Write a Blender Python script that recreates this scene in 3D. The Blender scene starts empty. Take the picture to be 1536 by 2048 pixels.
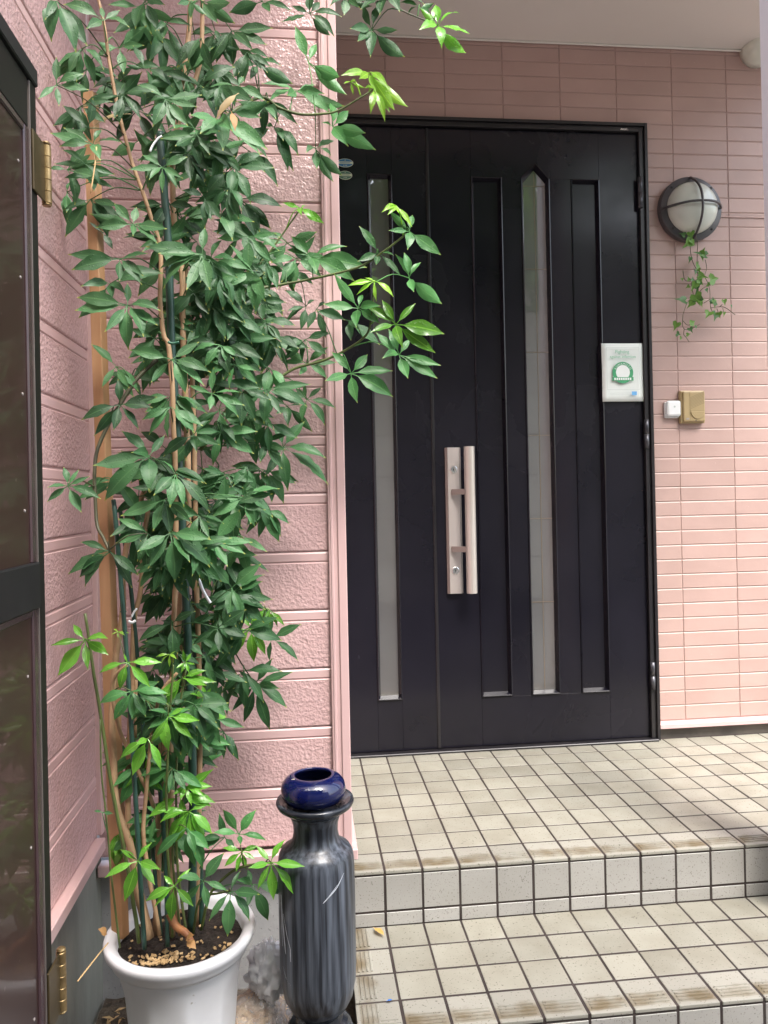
import bpy, bmesh, math, random
from mathutils import Vector, Matrix, noise
R = math.radians
rnd = random.Random(7)
scene = bpy.context.scene
COL = scene.collection

# ------------------------------------------------------------------ camera
F_PX, CY_PX, YAW, PITCH, ROLL = 1538.0, 984.8, .1054, .0046, -.0208
CAM = Vector((-.1939, -2.9157, .9838))
fw = Vector((math.sin(YAW)*math.cos(PITCH), math.cos(YAW)*math.cos(PITCH), math.sin(PITCH)))
r0 = Vector((math.cos(YAW), -math.sin(YAW), 0)); u0 = r0.cross(fw)
rt = r0*math.cos(ROLL)+u0*math.sin(ROLL); up = -r0*math.sin(ROLL)+u0*math.cos(ROLL)
cd = bpy.data.cameras.new('camera'); cam = bpy.data.objects.new('camera', cd); COL.objects.link(cam)
cd.sensor_fit = 'VERTICAL'; cd.sensor_height = 24; cd.lens = F_PX/2048*24
cd.shift_y = (CY_PX-1024)/2048; cd.clip_start = .02; cd.clip_end = 300
m = Matrix((rt, up, -fw)).transposed().to_4x4(); m.translation = CAM
cam.matrix_world = m
scene.camera = cam
def at(x, y, Y):
    """world point seen at photograph position x, y on the upright plane Y"""
    d = fw+rt*((x-768)/F_PX)-up*((y-CY_PX)/F_PX)
    return CAM+d*((Y-CAM.y)/d.y)

# ------------------------------------------------------------------ sky, sun, exposure
SUN_EL, SUN_AZ = R(58), R(152)      # azimuth clockwise from +Y
w = bpy.data.worlds.new('World'); scene.world = w; w.use_nodes = True
nt = w.node_tree; bg = nt.nodes['Background']
sky = nt.nodes.new('ShaderNodeTexSky'); sky.sky_type = 'NISHITA'; sky.sun_disc = False
sky.sun_elevation = SUN_EL; sky.sun_rotation = SUN_AZ; sky.dust_density = 4; sky.air_density = 1.3
hs = nt.nodes.new('ShaderNodeHueSaturation'); hs.inputs['Saturation'].default_value = .8
nt.links.new(sky.outputs[0], hs.inputs['Color']); nt.links.new(hs.outputs[0], bg.inputs[0])
bg.inputs[1].default_value = .14
sl = bpy.data.lights.new('sun', 'SUN'); sl.energy = 1.3; sl.angle = R(20); sl.color = (1, .975, .95)
so = bpy.data.objects.new('sun', sl); COL.objects.link(so)
sd = Vector((math.sin(SUN_AZ)*math.cos(SUN_EL), math.cos(SUN_AZ)*math.cos(SUN_EL), math.sin(SUN_EL)))
so.rotation_euler = sd.to_track_quat('Z', 'Y').to_euler(); so.location = sd*20
scene.view_settings.view_transform = 'Standard'; scene.view_settings.look = 'None'
scene.view_settings.gamma = 1; scene.view_settings.exposure = 2.0
scene.cycles.max_bounces = 7; scene.cycles.transparent_max_bounces = 10
scene.cycles.use_denoising = True

# ------------------------------------------------------------------ materials
MATS = {}
def mat(name, col, rough=.5, col2=None, nscale=8, ndetail=4, ramp=(.35, .65), bump=None, metal=0, coat=0, spec=.5,
        stretch=None, rough2=None, trans=0, speck=None, coatr=.05, axis=None, var=0):
    mt = bpy.data.materials.new(name); mt.use_nodes = True; MATS[name] = mt
    t = mt.node_tree; n = t.nodes; l = t.links; b = n['Principled BSDF']
    b.inputs['Base Color'].default_value = (*col, 1); b.inputs['Roughness'].default_value = rough
    b.inputs['Metallic'].default_value = metal; b.inputs['Coat Weight'].default_value = coat
    b.inputs['Coat Roughness'].default_value = coatr; b.inputs['Specular IOR Level'].default_value = spec
    tc = n.new('ShaderNodeTexCoord'); mp = n.new('ShaderNodeMapping')
    l.new(tc.outputs['Object'], mp.inputs['Vector'])
    oi = n.new('ShaderNodeObjectInfo')
    va = n.new('ShaderNodeVectorMath'); va.operation = 'SCALE'; va.inputs['Scale'].default_value = 7.3
    cx = n.new('ShaderNodeCombineXYZ')
    for k in range(3): l.new(oi.outputs['Random'], cx.inputs[k])
    l.new(cx.outputs[0], va.inputs[0]); l.new(va.outputs[0], mp.inputs['Location'])
    if stretch: mp.inputs['Scale'].default_value = stretch
    cur = None
    if col2:
        nz = n.new('ShaderNodeTexNoise'); nz.inputs['Scale'].default_value = nscale; nz.inputs['Detail'].default_value = ndetail
        l.new(mp.outputs[0], nz.inputs['Vector'])
        cr = n.new('ShaderNodeValToRGB'); cr.color_ramp.elements[0].position = ramp[0]; cr.color_ramp.elements[1].position = ramp[1]
        cr.color_ramp.elements[0].color = (*col, 1); cr.color_ramp.elements[1].color = (*col2, 1)
        fac = nz.outputs['Fac']
        if axis is not None:
            sp = n.new('ShaderNodeSeparateXYZ'); l.new(tc.outputs['Object'], sp.inputs[0])
            ar = n.new('ShaderNodeMapRange'); ar.interpolation_type = 'SMOOTHSTEP'
            ar.inputs['From Min'].default_value = .03; ar.inputs['From Max'].default_value = -.022
            ar.inputs['To Min'].default_value = -.34; ar.inputs['To Max'].default_value = .12
            l.new(sp.outputs[axis], ar.inputs[0])
            a2 = n.new('ShaderNodeMapRange'); a2.inputs['From Min'].default_value = -.04; a2.inputs['From Max'].default_value = -.046
            a2.inputs['To Max'].default_value = -.4; l.new(sp.outputs[axis], a2.inputs[0])
            ad = n.new('ShaderNodeMath'); ad.operation = 'ADD'; l.new(fac, ad.inputs[0]); l.new(ar.outputs[0], ad.inputs[1])
            ae = n.new('ShaderNodeMath'); ae.operation = 'ADD'; l.new(ad.outputs[0], ae.inputs[0]); l.new(a2.outputs[0], ae.inputs[1]); fac = ae.outputs[0]
        l.new(fac, cr.inputs['Fac']); cur = cr.outputs[0]
        if rough2 is not None:
            mr = n.new('ShaderNodeMapRange'); mr.inputs['To Min'].default_value = rough; mr.inputs['To Max'].default_value = rough2
            mr.inputs['From Min'].default_value = ramp[0]; mr.inputs['From Max'].default_value = ramp[1]
            l.new(nz.outputs['Fac'], mr.inputs['Value']); l.new(mr.outputs[0], b.inputs['Roughness'])
    if speck:
        sc, thr, scol = speck
        vz = n.new('ShaderNodeTexNoise'); vz.inputs['Scale'].default_value = sc; vz.inputs['Detail'].default_value = 2
        l.new(mp.outputs[0], vz.inputs['Vector'])
        mr = n.new('ShaderNodeMapRange'); mr.inputs['From Min'].default_value = thr; mr.inputs['From Max'].default_value = thr+.06
        l.new(vz.outputs['Fac'], mr.inputs['Value'])
        mx = n.new('ShaderNodeMixRGB'); mx.inputs['Color2'].default_value = (*scol, 1)
        if cur: l.new(cur, mx.inputs['Color1'])
        else: mx.inputs['Color1'].default_value = (*col, 1)
        l.new(mr.outputs[0], mx.inputs['Fac']); cur = mx.outputs[0]
    if var:
        hv = n.new('ShaderNodeHueSaturation'); vr = n.new('ShaderNodeMapRange'); vr.inputs['To Min'].default_value = 1-var; vr.inputs['To Max'].default_value = 1+var*.8
        l.new(oi.outputs['Random'], vr.inputs[0]); l.new(vr.outputs[0], hv.inputs['Value'])
        if cur: l.new(cur, hv.inputs['Color'])
        else: hv.inputs['Color'].default_value = (*col, 1)
        cur = hv.outputs[0]
    if cur: l.new(cur, b.inputs['Base Color'])
    if bump:
        last = None
        for (kind, sc, st, di) in bump:
            if kind == 'n':
                x = n.new('ShaderNodeTexNoise'); x.inputs['Detail'].default_value = 3; o = x.outputs['Fac']
            else:
                x = n.new('ShaderNodeTexVoronoi'); o = x.outputs['Distance']
            x.inputs['Scale'].default_value = sc; l.new(mp.outputs[0], x.inputs['Vector'])
            bp = n.new('ShaderNodeBump'); bp.inputs['Strength'].default_value = st; bp.inputs['Distance'].default_value = di
            l.new(o, bp.inputs['Height'])
            if last: l.new(last, bp.inputs['Normal'])
            last = bp.outputs[0]
        l.new(last, b.inputs['Normal'])
        if coat: l.new(last, b.inputs['Coat Normal'])
    if trans:
        tr = n.new('ShaderNodeBsdfTranslucent'); mx = n.new('ShaderNodeMixShader'); mx.inputs[0].default_value = trans
        if cur: l.new(cur, tr.inputs[0])
        else: tr.inputs[0].default_value = (*col, 1)
        l.new(b.outputs[0], mx.inputs[1]); l.new(tr.outputs[0], mx.inputs[2])
        l.new(mx.outputs[0], n['Material Output'].inputs['Surface'])
    return mt

PINK = (.63, .425, .42); PINK2 = (.585, .385, .38)
mat('pink_rough', PINK, .27, PINK2, 5, 5, bump=[('n', 105, .42, .008), ('v', 150, .2, .004)], coat=.45, coatr=.14, speck=(120, .745, (.78, .66, .64)))  # pale specks are glints of raindrops put into the colour
mat('pink_smooth', (.65, .445, .435), .3, PINK, 6, 3, bump=[('n', 30, .1, .003)], coat=.25, coatr=.2)
mat('pink_brick', (.51, .352, .312), .42, (.455, .312, .275), 4, 5, bump=[('n', 40, .12, .003)], speck=(180, .73, (.68, .50, .45)), var=0.045)
mat('pink_base', (.475, .328, .29), .5, (.435, .30, .265), 5, 4)
mat('concrete', (.42, .42, .42), .85, (.31, .31, .31), 6, 8, bump=[('n', 60, .3, .004)], speck=(150, .66, (.2, .2, .2)))
mat('concrete_dirty', (.30, .31, .27), .85, (.14, .14, .125), 5, 8, bump=[('n', 60, .35, .004)], stretch=(1, 1, .35))
mat('footing', (.15, .13, .11), .8, (.09, .08, .07), 9, 6, bump=[('n', 60, .3, .003)])
TSP = (200, .64, (.13, .12, .09))
mat('tile', (.315, .305, .255), .34, (.23, .215, .168), 7, 6, (.38, .78), bump=[('n', 90, .06, .002)], speck=TSP, rough2=.5, var=0.13)
mat('tile_worn', (.315, .305, .262), .38, (.165, .13, .08), 16, 6, (.40, .78), bump=[('n', 90, .08, .002)], speck=TSP, rough2=.6, axis=1, var=0.1)
mat('tile_side', (.315, .305, .262), .38, (.165, .13, .08), 16, 6, (.40, .78), bump=[('n', 90, .08, .002)], speck=TSP, rough2=.6, axis=0, var=0.1)
mat('tile_riser', (.40, .39, .37), .42, (.35, .34, .315), 5, 5, bump=[('n', 90, .05, .002)], speck=(260, .625, (.2, .19, .17)), var=0.08)
mat('grout', (.030, .021, .019), .85, (.052, .039, .035), 14, 5)
mat('ceiling', (.84, .80, .74), .6, (.81, .77, .71), 2, 3)
mat('caulk', (.85, .82, .75), .4)
mat('door', (.0085, .0078, .0125), .2, (.012, .011, .017), 3, 5, bump=[('n', 35, .03, .002)], coat=.1, coatr=.1, rough2=.26, spec=.32)
_n = MATS['door'].node_tree; _b = _n.nodes['Principled BSDF']
_z = _n.nodes.new('ShaderNodeTexNoise'); _z.inputs['Scale'].default_value = 2.2; _z.inputs['Detail'].default_value = 7; _z.inputs['Distortion'].default_value = 1.2
_r = _n.nodes.new('ShaderNodeMapRange'); _r.inputs['From Min'].default_value = .35; _r.inputs['From Max'].default_value = .7
_r.inputs['To Min'].default_value = .13; _r.inputs['To Max'].default_value = .34
_t = _n.nodes.new('ShaderNodeTexCoord'); _n.links.new(_t.outputs['Object'], _z.inputs['Vector']); _n.links.new(_z.outputs[0], _r.inputs[0]); _n.links.new(_r.outputs[0], _b.inputs['Roughness'])
mat('door_frame', (.014, .013, .015), .3, (.022, .02, .022), 6, 4)
mat('door_lip_lit', (.05, .05, .055), .25, (.03, .03, .034), 20, 4)  # paler than the door: light on the lower bevels put into colour
mat('pane', (.12, .118, .115), .45, (.105, .10, .098), 4, 2, coat=1, coatr=.015).node_tree.nodes['Principled BSDF'].inputs['Coat IOR'].default_value = 2.5
mat('lead', (.20, .15, .10), .45)
mat('handle_plate', (.60, .55, .52), .34, (.55, .50, .47), 4, 4, metal=.35, stretch=(6, 6, .4))
mat('handle_bar', (.60, .555, .51), .32, (.55, .50, .45), 3, 4, metal=.4)
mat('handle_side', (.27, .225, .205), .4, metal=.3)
mat('chrome', (.75, .75, .74), .2, metal=.9)
mat('black', (.012, .012, .012), .5)
mat('hinge_dark', (.06, .06, .07), .35, (.10, .10, .11), 25, 4, metal=.5)
mat('paper', (.80, .85, .81), .6, (.77, .83, .79), 3, 2)
mat('print_green', (.06, .36, .16), .6)
mat('print_pale', (.16, .45, .27), .6)
mat('print_grey', (.50, .56, .53), .6)
mat('print_blue', (.16, .45, .80), .6)
mat('print_white', (.86, .90, .87), .6)
mat('sticker_blue', (.05, .22, .42), .4)
mat('sticker_green', (.10, .22, .16), .4)
mat('sticker_cream', (.70, .78, .58), .4)
mat('lamp_metal', (.05, .048, .052), .38, (.075, .07, .075), 18, 4)
mat('lamp_glass', (.62, .66, .58), .3, (.58, .61, .54), 3, 2, coat=.5, coatr=.15)
mat('white_plastic', (.80, .82, .82), .3)
mat('cream_plastic', (.76, .80, .70), .35)
mat('intercom', (.42, .32, .165), .38, (.39, .295, .15), 6, 3)
mat('intercom_dark', (.30, .225, .11), .5)
mat('white_paint', (.88, .88, .89), .35)
mat('gate_panel', (.036, .018, .0155), .32, (.048, .026, .021), 5, 5, coat=.22, coatr=.02, spec=.15, speck=(60, .72, (.10, .07, .06)))
mat('gate_bead', (.05, .027, .032), .25, (.065, .038, .04), 12, 4)
mat('gate_frame', (.010, .0095, .008), .5, (.014, .013, .011), 10, 5, spec=.2)
mat('gate_rail', (.010, .010, .0115), .5, (.015, .015, .016), 20, 4, spec=.3)
mat('gate_line', (.14, .115, .105), .4)
mat('brass', (.40, .28, .13), .38, (.22, .15, .07), 40, 5, metal=.75)
mat('brass_plate', (.12, .09, .045), .4, (.08, .055, .025), 15, 5, metal=.6)
mat('screw', (.35, .31, .29), .5)
mat('pot', (.76, .77, .80), .42, (.69, .69, .70), 5, 7, (.45, .7), spec=.4, speck=(70, .735, (.42, .40, .36)))
mat('soil', (.016, .011, .008), .9, (.03, .02, .014), 40, 6, bump=[('n', 70, 1, .02)])
mat('chip', (.42, .27, .12), .7, (.55, .38, .2), 30, 3)
mat('dirt', (.06, .045, .032), .95, (.11, .085, .06), 20, 7, bump=[('n', 45, .9, .02)])
mat('ground', (.17, .165, .155), .9, (.11, .105, .10), 4, 8, bump=[('n', 50, .4, .006)])
mat('marble', (.018, .021, .028), .36, (.13, .15, .185), 14, 10, (.38, .74), stretch=(7, 7, .3), coat=.1, coatr=.06, spec=.4)
mat('marble_top', (.018, .021, .028), .17, (.11, .125, .15), 14, 8, (.46, .78), stretch=(2, 2, 1), coat=.1, spec=.4)
mat('scratch', (.62, .66, .72), .6)
mat('bowl', (.003, .006, .055), .1, (.005, .010, .08), 5, 3, coat=.5, coatr=.04)
mat('bowl_in', (.003, .006, .035), .35, spec=.3)
mat('bowl_chip', (.75, .66, .38), .6)
mat('stake', (.014, .046, .032), .42, (.022, .062, .046), 25, 4, bump=[('n', 60, .25, .003)])
mat('timber', (.47, .28, .145), .6, (.36, .19, .085), 9, 6, stretch=(3, 3, .18), bump=[('n', 30, .15, .002)])
mat('stem', (.40, .26, .145), .65, (.31, .19, .10), 30, 4, bump=[('n', 60, .3, .002)])
mat('stem_green', (.10, .14, .035), .5, (.07, .09, .025), 20, 3)
mat('stem_dark', (.055, .055, .025), .5)
mat('stem_dead', (.30, .12, .04), .7, (.18, .07, .03), 25, 4)
mat('tie_white', (.82, .82, .84), .4)
mat('tie_green', (.03, .12, .07), .4)
mat('straw', (.55, .37, .17), .6)
mat('dead_leaf', (.45, .26, .10), .6, (.33, .17, .06), 25, 4, trans=.2)
mat('yellow_leaf', (.68, .45, .16), .6, (.60, .36, .10), 30, 4, trans=.2)
mat('tan_leaf', (.42, .34, .18), .6, (.34, .25, .12), 25, 4, trans=.3)
mat('blue_chip', (.02, .16, .55), .4)
mat('sawdust', (.42, .27, .16), .9, (.72, .55, .38), 55, 6, bump=[('n', 90, 1, .015)])
mat('neighbour_wall', (.56, .50, .40), .7, (.50, .445, .355), 2, 5)
mat('neighbour_line', (.30, .30, .30), .8)
mat('bark', (.10, .075, .05), .9, (.06, .045, .03), 12, 5)
mat('tree_leaf', (.22, .40, .06), .5, (.09, .20, .04), 2, 2, trans=.5)
mat('ivy', (.10, .28, .045), .45, (.20, .36, .07), 45, 3, trans=.3)
mat('ivy_dark', (.06, .17, .06), .45, (.10, .23, .06), 45, 3, trans=.25)
mat('ivy_vine', (.10, .10, .05), .6)

def plastic_film(name, lo=.22, hi=.85):
    mt = mat(name, (.95, .95, .97), .12, bump=[('n', 38, .35, .01), ('n', 120, .25, .003)], spec=.8)
    n = mt.node_tree.nodes; l = mt.node_tree.links
    tr = n.new('ShaderNodeBsdfTransparent'); mx = n.new('ShaderNodeMixShader')
    nz = n.new('ShaderNodeTexNoise'); nz.inputs['Scale'].default_value = 30; nz.inputs['Detail'].default_value = 5
    mr = n.new('ShaderNodeMapRange'); mr.inputs['From Min'].default_value = .35; mr.inputs['From Max'].default_value = .7
    mr.inputs['To Min'].default_value = lo; mr.inputs['To Max'].default_value = hi
    tc = n.new('ShaderNodeTexCoord'); l.new(tc.outputs['Object'], nz.inputs['Vector'])
    l.new(nz.outputs[0], mr.inputs[0]); l.new(mr.outputs[0], mx.inputs[0])
    tl = n.new('ShaderNodeBsdfTranslucent'); tl.inputs[0].default_value = (.95, .96, 1, 1)
    m3 = n.new('ShaderNodeMixShader'); m3.inputs[0].default_value = .22
    l.new(n['Principled BSDF'].outputs[0], m3.inputs[1]); l.new(tl.outputs[0], m3.inputs[2])
    l.new(tr.outputs[0], mx.inputs[1]); l.new(m3.outputs[0], mx.inputs[2])
    l.new(mx.outputs[0], n['Material Output'].inputs['Surface'])
plastic_film('film', .05, .45); plastic_film('film_thick', .9, 1.0)

def leaf_mat(name, c1, c2, tip, rough=.3, trans=.3):
    mt = bpy.data.materials.new(name); mt.use_nodes = True; MATS[name] = mt
    t = mt.node_tree; n = t.nodes; l = t.links; b = n['Principled BSDF']
    uv = n.new('ShaderNodeUVMap'); sp = n.new('ShaderNodeSeparateXYZ'); l.new(uv.outputs[0], sp.inputs[0])
    tc = n.new('ShaderNodeTexCoord'); nz = n.new('ShaderNodeTexNoise'); nz.inputs['Scale'].default_value = 14; nz.inputs['Detail'].default_value = 3
    l.new(tc.outputs['Object'], nz.inputs['Vector'])
    a = n.new('ShaderNodeMixRGB'); a.inputs['Color1'].default_value = (*c1, 1); a.inputs['Color2'].default_value = (*c2, 1)
    mr = n.new('ShaderNodeMapRange'); mr.inputs['From Min'].default_value = .35; mr.inputs['From Max'].default_value = .65
    l.new(nz.outputs[0], mr.inputs[0]); l.new(mr.outputs[0], a.inputs['Fac'])
    oi = n.new('ShaderNodeObjectInfo'); hsv = n.new('ShaderNodeHueSaturation')
    m2 = n.new('ShaderNodeMapRange'); m2.inputs['To Min'].default_value = .6; m2.inputs['To Max'].default_value = 1.45
    l.new(oi.outputs['Random'], m2.inputs[0]); l.new(m2.outputs[0], hsv.inputs['Value']); l.new(a.outputs[0], hsv.inputs['Color'])
    # midrib
    ms = n.new('ShaderNodeMath'); ms.operation = 'ABSOLUTE'; su = n.new('ShaderNodeMath'); su.operation = 'SUBTRACT'; su.inputs[1].default_value = .5
    l.new(sp.outputs[0], su.inputs[0]); l.new(su.outputs[0], ms.inputs[0])
    rb = n.new('ShaderNodeMapRange'); rb.inputs['From Min'].default_value = .02; rb.inputs['From Max'].default_value = .05
    rb.inputs['To Min'].default_value = .45; rb.inputs['To Max'].default_value = 0
    l.new(ms.outputs[0], rb.inputs[0])
    mb = n.new('ShaderNodeMixRGB'); mb.inputs['Color2'].default_value = (c2[0]*1.9+.02, c2[1]*1.6+.03, c2[2]*1.5+.02, 1)
    l.new(rb.outputs[0], mb.inputs['Fac']); l.new(hsv.outputs[0], mb.inputs['Color1'])
    # yellow tip
    tm = n.new('ShaderNodeMapRange'); tm.inputs['From Min'].default_value = .90; tm.inputs['From Max'].default_value = 1.0
    l.new(sp.outputs[1], tm.inputs[0])
    tf = n.new('ShaderNodeMath'); tf.operation = 'MULTIPLY'; tf.inputs[1].default_value = tip
    l.new(tm.outputs[0], tf.inputs[0])
    mt2 = n.new('ShaderNodeMixRGB'); mt2.inputs['Color2'].default_value = (.55, .55, .08, 1)
    l.new(tf.outputs[0], mt2.inputs['Fac']); l.new(mb.outputs[0], mt2.inputs['Color1'])
    l.new(mt2.outputs[0], b.inputs['Base Color']); b.inputs['Roughness'].default_value = rough
    b.inputs['Specular IOR Level'].default_value = .5
    # veins and rain drops as relief
    v = n.new('ShaderNodeTexVoronoi'); v.inputs['Scale'].default_value = 160; l.new(tc.outputs['Object'], v.inputs['Vector'])
    vr = n.new('ShaderNodeMapRange'); vr.inputs['From Min'].default_value = .12; vr.inputs['From Max'].default_value = .3
    vr.inputs['To Min'].default_value = 1; vr.inputs['To Max'].default_value = 0
    l.new(v.outputs['Distance'], vr.inputs[0])
    b1 = n.new('ShaderNodeBump'); b1.inputs['Strength'].default_value = .5; b1.inputs['Distance'].default_value = .0015; l.new(vr.outputs[0], b1.inputs['Height'])
    b2 = n.new('ShaderNodeBump'); b2.inputs['Strength'].default_value = .35; b2.inputs['Distance'].default_value = .006
    l.new(nz.outputs[0], b2.inputs['Height']); l.new(b1.outputs[0], b2.inputs['Normal']); l.new(b2.outputs[0], b.inputs['Normal'])
    tr = n.new('ShaderNodeBsdfTranslucent'); mx = n.new('ShaderNodeMixShader'); mx.inputs[0].default_value = trans
    l.new(mt2.outputs[0], tr.inputs[0]); l.new(b.outputs[0], mx.inputs[1]); l.new(tr.outputs[0], mx.inputs[2])
    l.new(mx.outputs[0], n['Material Output'].inputs['Surface'])
leaf_mat('leaf_dark', (.030, .100, .034), (.048, .140, .048), .6, .48, trans=.36)  # leaf tones: partly leaf age, partly sun and shade put into colour
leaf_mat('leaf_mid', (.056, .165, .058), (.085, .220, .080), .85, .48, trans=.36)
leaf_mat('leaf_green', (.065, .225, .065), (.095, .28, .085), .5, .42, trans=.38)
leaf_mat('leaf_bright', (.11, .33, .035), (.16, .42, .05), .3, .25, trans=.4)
leaf_mat('leaf_new_sunlit', (.24, .50, .05), (.32, .60, .07), .1, .28, trans=.5)

# ------------------------------------------------------------------ mesh helpers
PINV = {}
def link(name, me, mt=None, parent=None, smooth=False):
    if mt is not None:
        me.materials.clear(); me.materials.append(MATS[mt])
    if smooth:
        for p in me.polygons: p.use_smooth = True
    o = bpy.data.objects.new(name, me); COL.objects.link(o)
    if parent is not None: adopt(o, parent)
    return o
def adopt(o, parent):
    o.parent = parent
    o.matrix_parent_inverse = PINV.get(parent.name, Matrix())
def mesh(vs, fs, uvs=None):
    me = bpy.data.meshes.new('mesh'); me.from_pydata([tuple(v) for v in vs], [], fs); me.update()
    if uvs:
        ul = me.uv_layers.new(name='UVMap')
        for lp in me.loops: ul.data[lp.index].uv = uvs[lp.vertex_index]
    return me
def bm_mesh(bm):
    bmesh.ops.recalc_face_normals(bm, faces=bm.faces)
    me = bpy.data.meshes.new('mesh'); bm.to_mesh(me); bm.free(); return me
def bm_box(bm, lo, hi, bev=0, seg=1):
    lo = Vector(lo); hi = Vector(hi)
    t = bmesh.new(); bmesh.ops.create_cube(t, size=1)
    for v in t.verts: v.co = Vector(((v.co.x+.5)*(hi.x-lo.x)+lo.x, (v.co.y+.5)*(hi.y-lo.y)+lo.y, (v.co.z+.5)*(hi.z-lo.z)+lo.z))
    if bev: bmesh.ops.bevel(t, geom=t.edges[:], offset=bev, segments=seg, profile=.5, affect='EDGES')
    join(bm, t)
def join(bm, t):
    mp = {v: bm.verts.new(v.co) for v in t.verts}
    for f in t.faces:
        try: bm.faces.new([mp[v] for v in f.verts])
        except ValueError: pass
    t.free()
def box_me(lo, hi, bev=0, seg=1):
    bm = bmesh.new(); bm_box(bm, lo, hi, bev, seg); return bm_mesh(bm)
def box(name, lo, hi, mt, parent=None, bev=0, seg=1):
    return link(name, box_me(lo, hi, bev, seg), mt, parent)
def prism_me(poly, y0, y1, bev=0):
    """poly: x,z outline; extruded along y"""
    bm = bmesh.new()
    a = [bm.verts.new((x, y0, z)) for x, z in poly]; b = [bm.verts.new((x, y1, z)) for x, z in poly]
    n = len(poly); bm.faces.new(a); bm.faces.new(b[::-1])
    for i in range(n): bm.faces.new((a[i], b[i], b[(i+1) % n], a[(i+1) % n]))
    bmesh.ops.recalc_face_normals(bm, faces=bm.faces)
    if bev: bmesh.ops.bevel(bm, geom=bm.edges[:], offset=bev, segments=1, profile=.5, affect='EDGES')
    return bm_mesh(bm)
def lathe_me(prof, n=48, c=(0, 0, 0), mod=None, top=True, bot=True):
    vs, fs = [], []
    for (r, z) in prof:
        for k in range(n):
            a = 2*math.pi*k/n; q = r*(mod(a, z) if mod else 1)
            vs.append((c[0]+q*math.cos(a), c[1]+q*math.sin(a), c[2]+z))
    for i in range(len(prof)-1):
        for k in range(n):
            k2 = (k+1) % n
            fs.append((i*n+k, i*n+k2, (i+1)*n+k2, (i+1)*n+k))
    if bot: fs.append(tuple(range(n-1, -1, -1)))
    if top: fs.append(tuple((len(prof)-1)*n+k for k in range(n)))
    return mesh(vs, fs)
def tube_geo(path, rad, n=8, vs=None, fs=None):
    vs = [] if vs is None else vs; fs = [] if fs is None else fs
    path = [Vector(p) for p in path]; b0 = len(vs)
    rad = rad if isinstance(rad, (list, tuple)) else [rad]*len(path)
    ref = Vector((.31, -.9, .2))
    for i, p in enumerate(path):
        d = (path[min(i+1, len(path)-1)]-path[max(i-1, 0)]).normalized()
        a = d.cross(ref)
        if a.length < .05: a = d.cross(Vector((1, 0, 0)))
        a.normalize(); c = d.cross(a)
        for k in range(n):
            t = 2*math.pi*k/n; vs.append(p+(a*math.cos(t)+c*math.sin(t))*rad[i])
    for i in range(len(path)-1):
        for k in range(n):
            k2 = (k+1) % n
            fs.append((b0+i*n+k, b0+i*n+k2, b0+(i+1)*n+k2, b0+(i+1)*n+k))
    fs.append(tuple(b0+k for k in range(n-1, -1, -1))); fs.append(tuple(b0+(len(path)-1)*n+k for k in range(n)))
    return vs, fs
def smooth_path(pts, k=5):
    pts = [Vector(p) for p in pts]; out = []
    for i in range(len(pts)-1):
        p0 = pts[max(i-1, 0)]; p1 = pts[i]; p2 = pts[i+1]; p3 = pts[min(i+2, len(pts)-1)]
        for j in range(k):
            t = j/k
            out.append(.5*((2*p1)+(p2-p0)*t+(2*p0-5*p1+4*p2-p3)*t*t+(3*p1-p0-3*p2+p3)*t**3))
    out.append(pts[-1]); return out
def tube(name, path, rad, mt, parent=None, n=8):
    vs, fs = tube_geo(path, rad, n); o = link(name, mesh(vs, fs), mt, parent, True)
    for p in o.data.polygons[-2:]: p.use_smooth = False
    return o
def lerp(a, b, n): return [a+(b-a)*i/(n-1) for i in range(n)]
def tag(o, label, cat, group=None):
    o['label'] = label; o['category'] = cat
    if group: o['group'] = group
    return o
def struct(o): o['kind'] = 'structure'; return o
def thing(name, loc, label, cat, group=None):
    o = bpy.data.objects.new(name, None); COL.objects.link(o); o.location = loc
    o.empty_display_size = .05
    PINV[o.name] = Matrix.Translation(-Vector(loc)); return tag(o, label, cat, group)
def copy_of(o, parent, loc):
    c = o.copy(); COL.objects.link(c); c.location = loc; adopt(c, parent) if parent else None
    return c
def text_me(s, size, loc, yplane=True, mt=None):
    cu = bpy.data.curves.new('t', 'FONT'); cu.body = s; cu.size = size; cu.align_x = 'CENTER'; cu.extrude = .0001
    o = bpy.data.objects.new('t', cu); COL.objects.link(o)
    bpy.context.view_layer.update()
    me = bpy.data.meshes.new_from_object(o); bpy.data.objects.remove(o)
    me.transform(Matrix.Translation(loc) @ Matrix.Rotation(R(90), 4, 'X')); return me

# ================================================================== the setting
GZ = -.2894; LZ = -.1447
struct(link('ground', mesh([(-40, -40, GZ), (40, -40, GZ), (40, 40, GZ), (-40, 40, GZ)], [(0, 1, 2, 3)]), 'ground'))
vs, fs = [], []
for i in range(25):
    for j in range(25):
        x = -.715+i*.026; y = -1.62+j*.03
        vs.append((x, y, GZ+.006+.014*noise.noise((x*18, y*18, 3))+.01))
for i in range(24):
    for j in range(24): fs.append((i*25+j, (i+1)*25+j, (i+1)*25+j+1, i*25+j+1))
struct(link('soil_bed', mesh(vs, fs), 'dirt', None, True))

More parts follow.
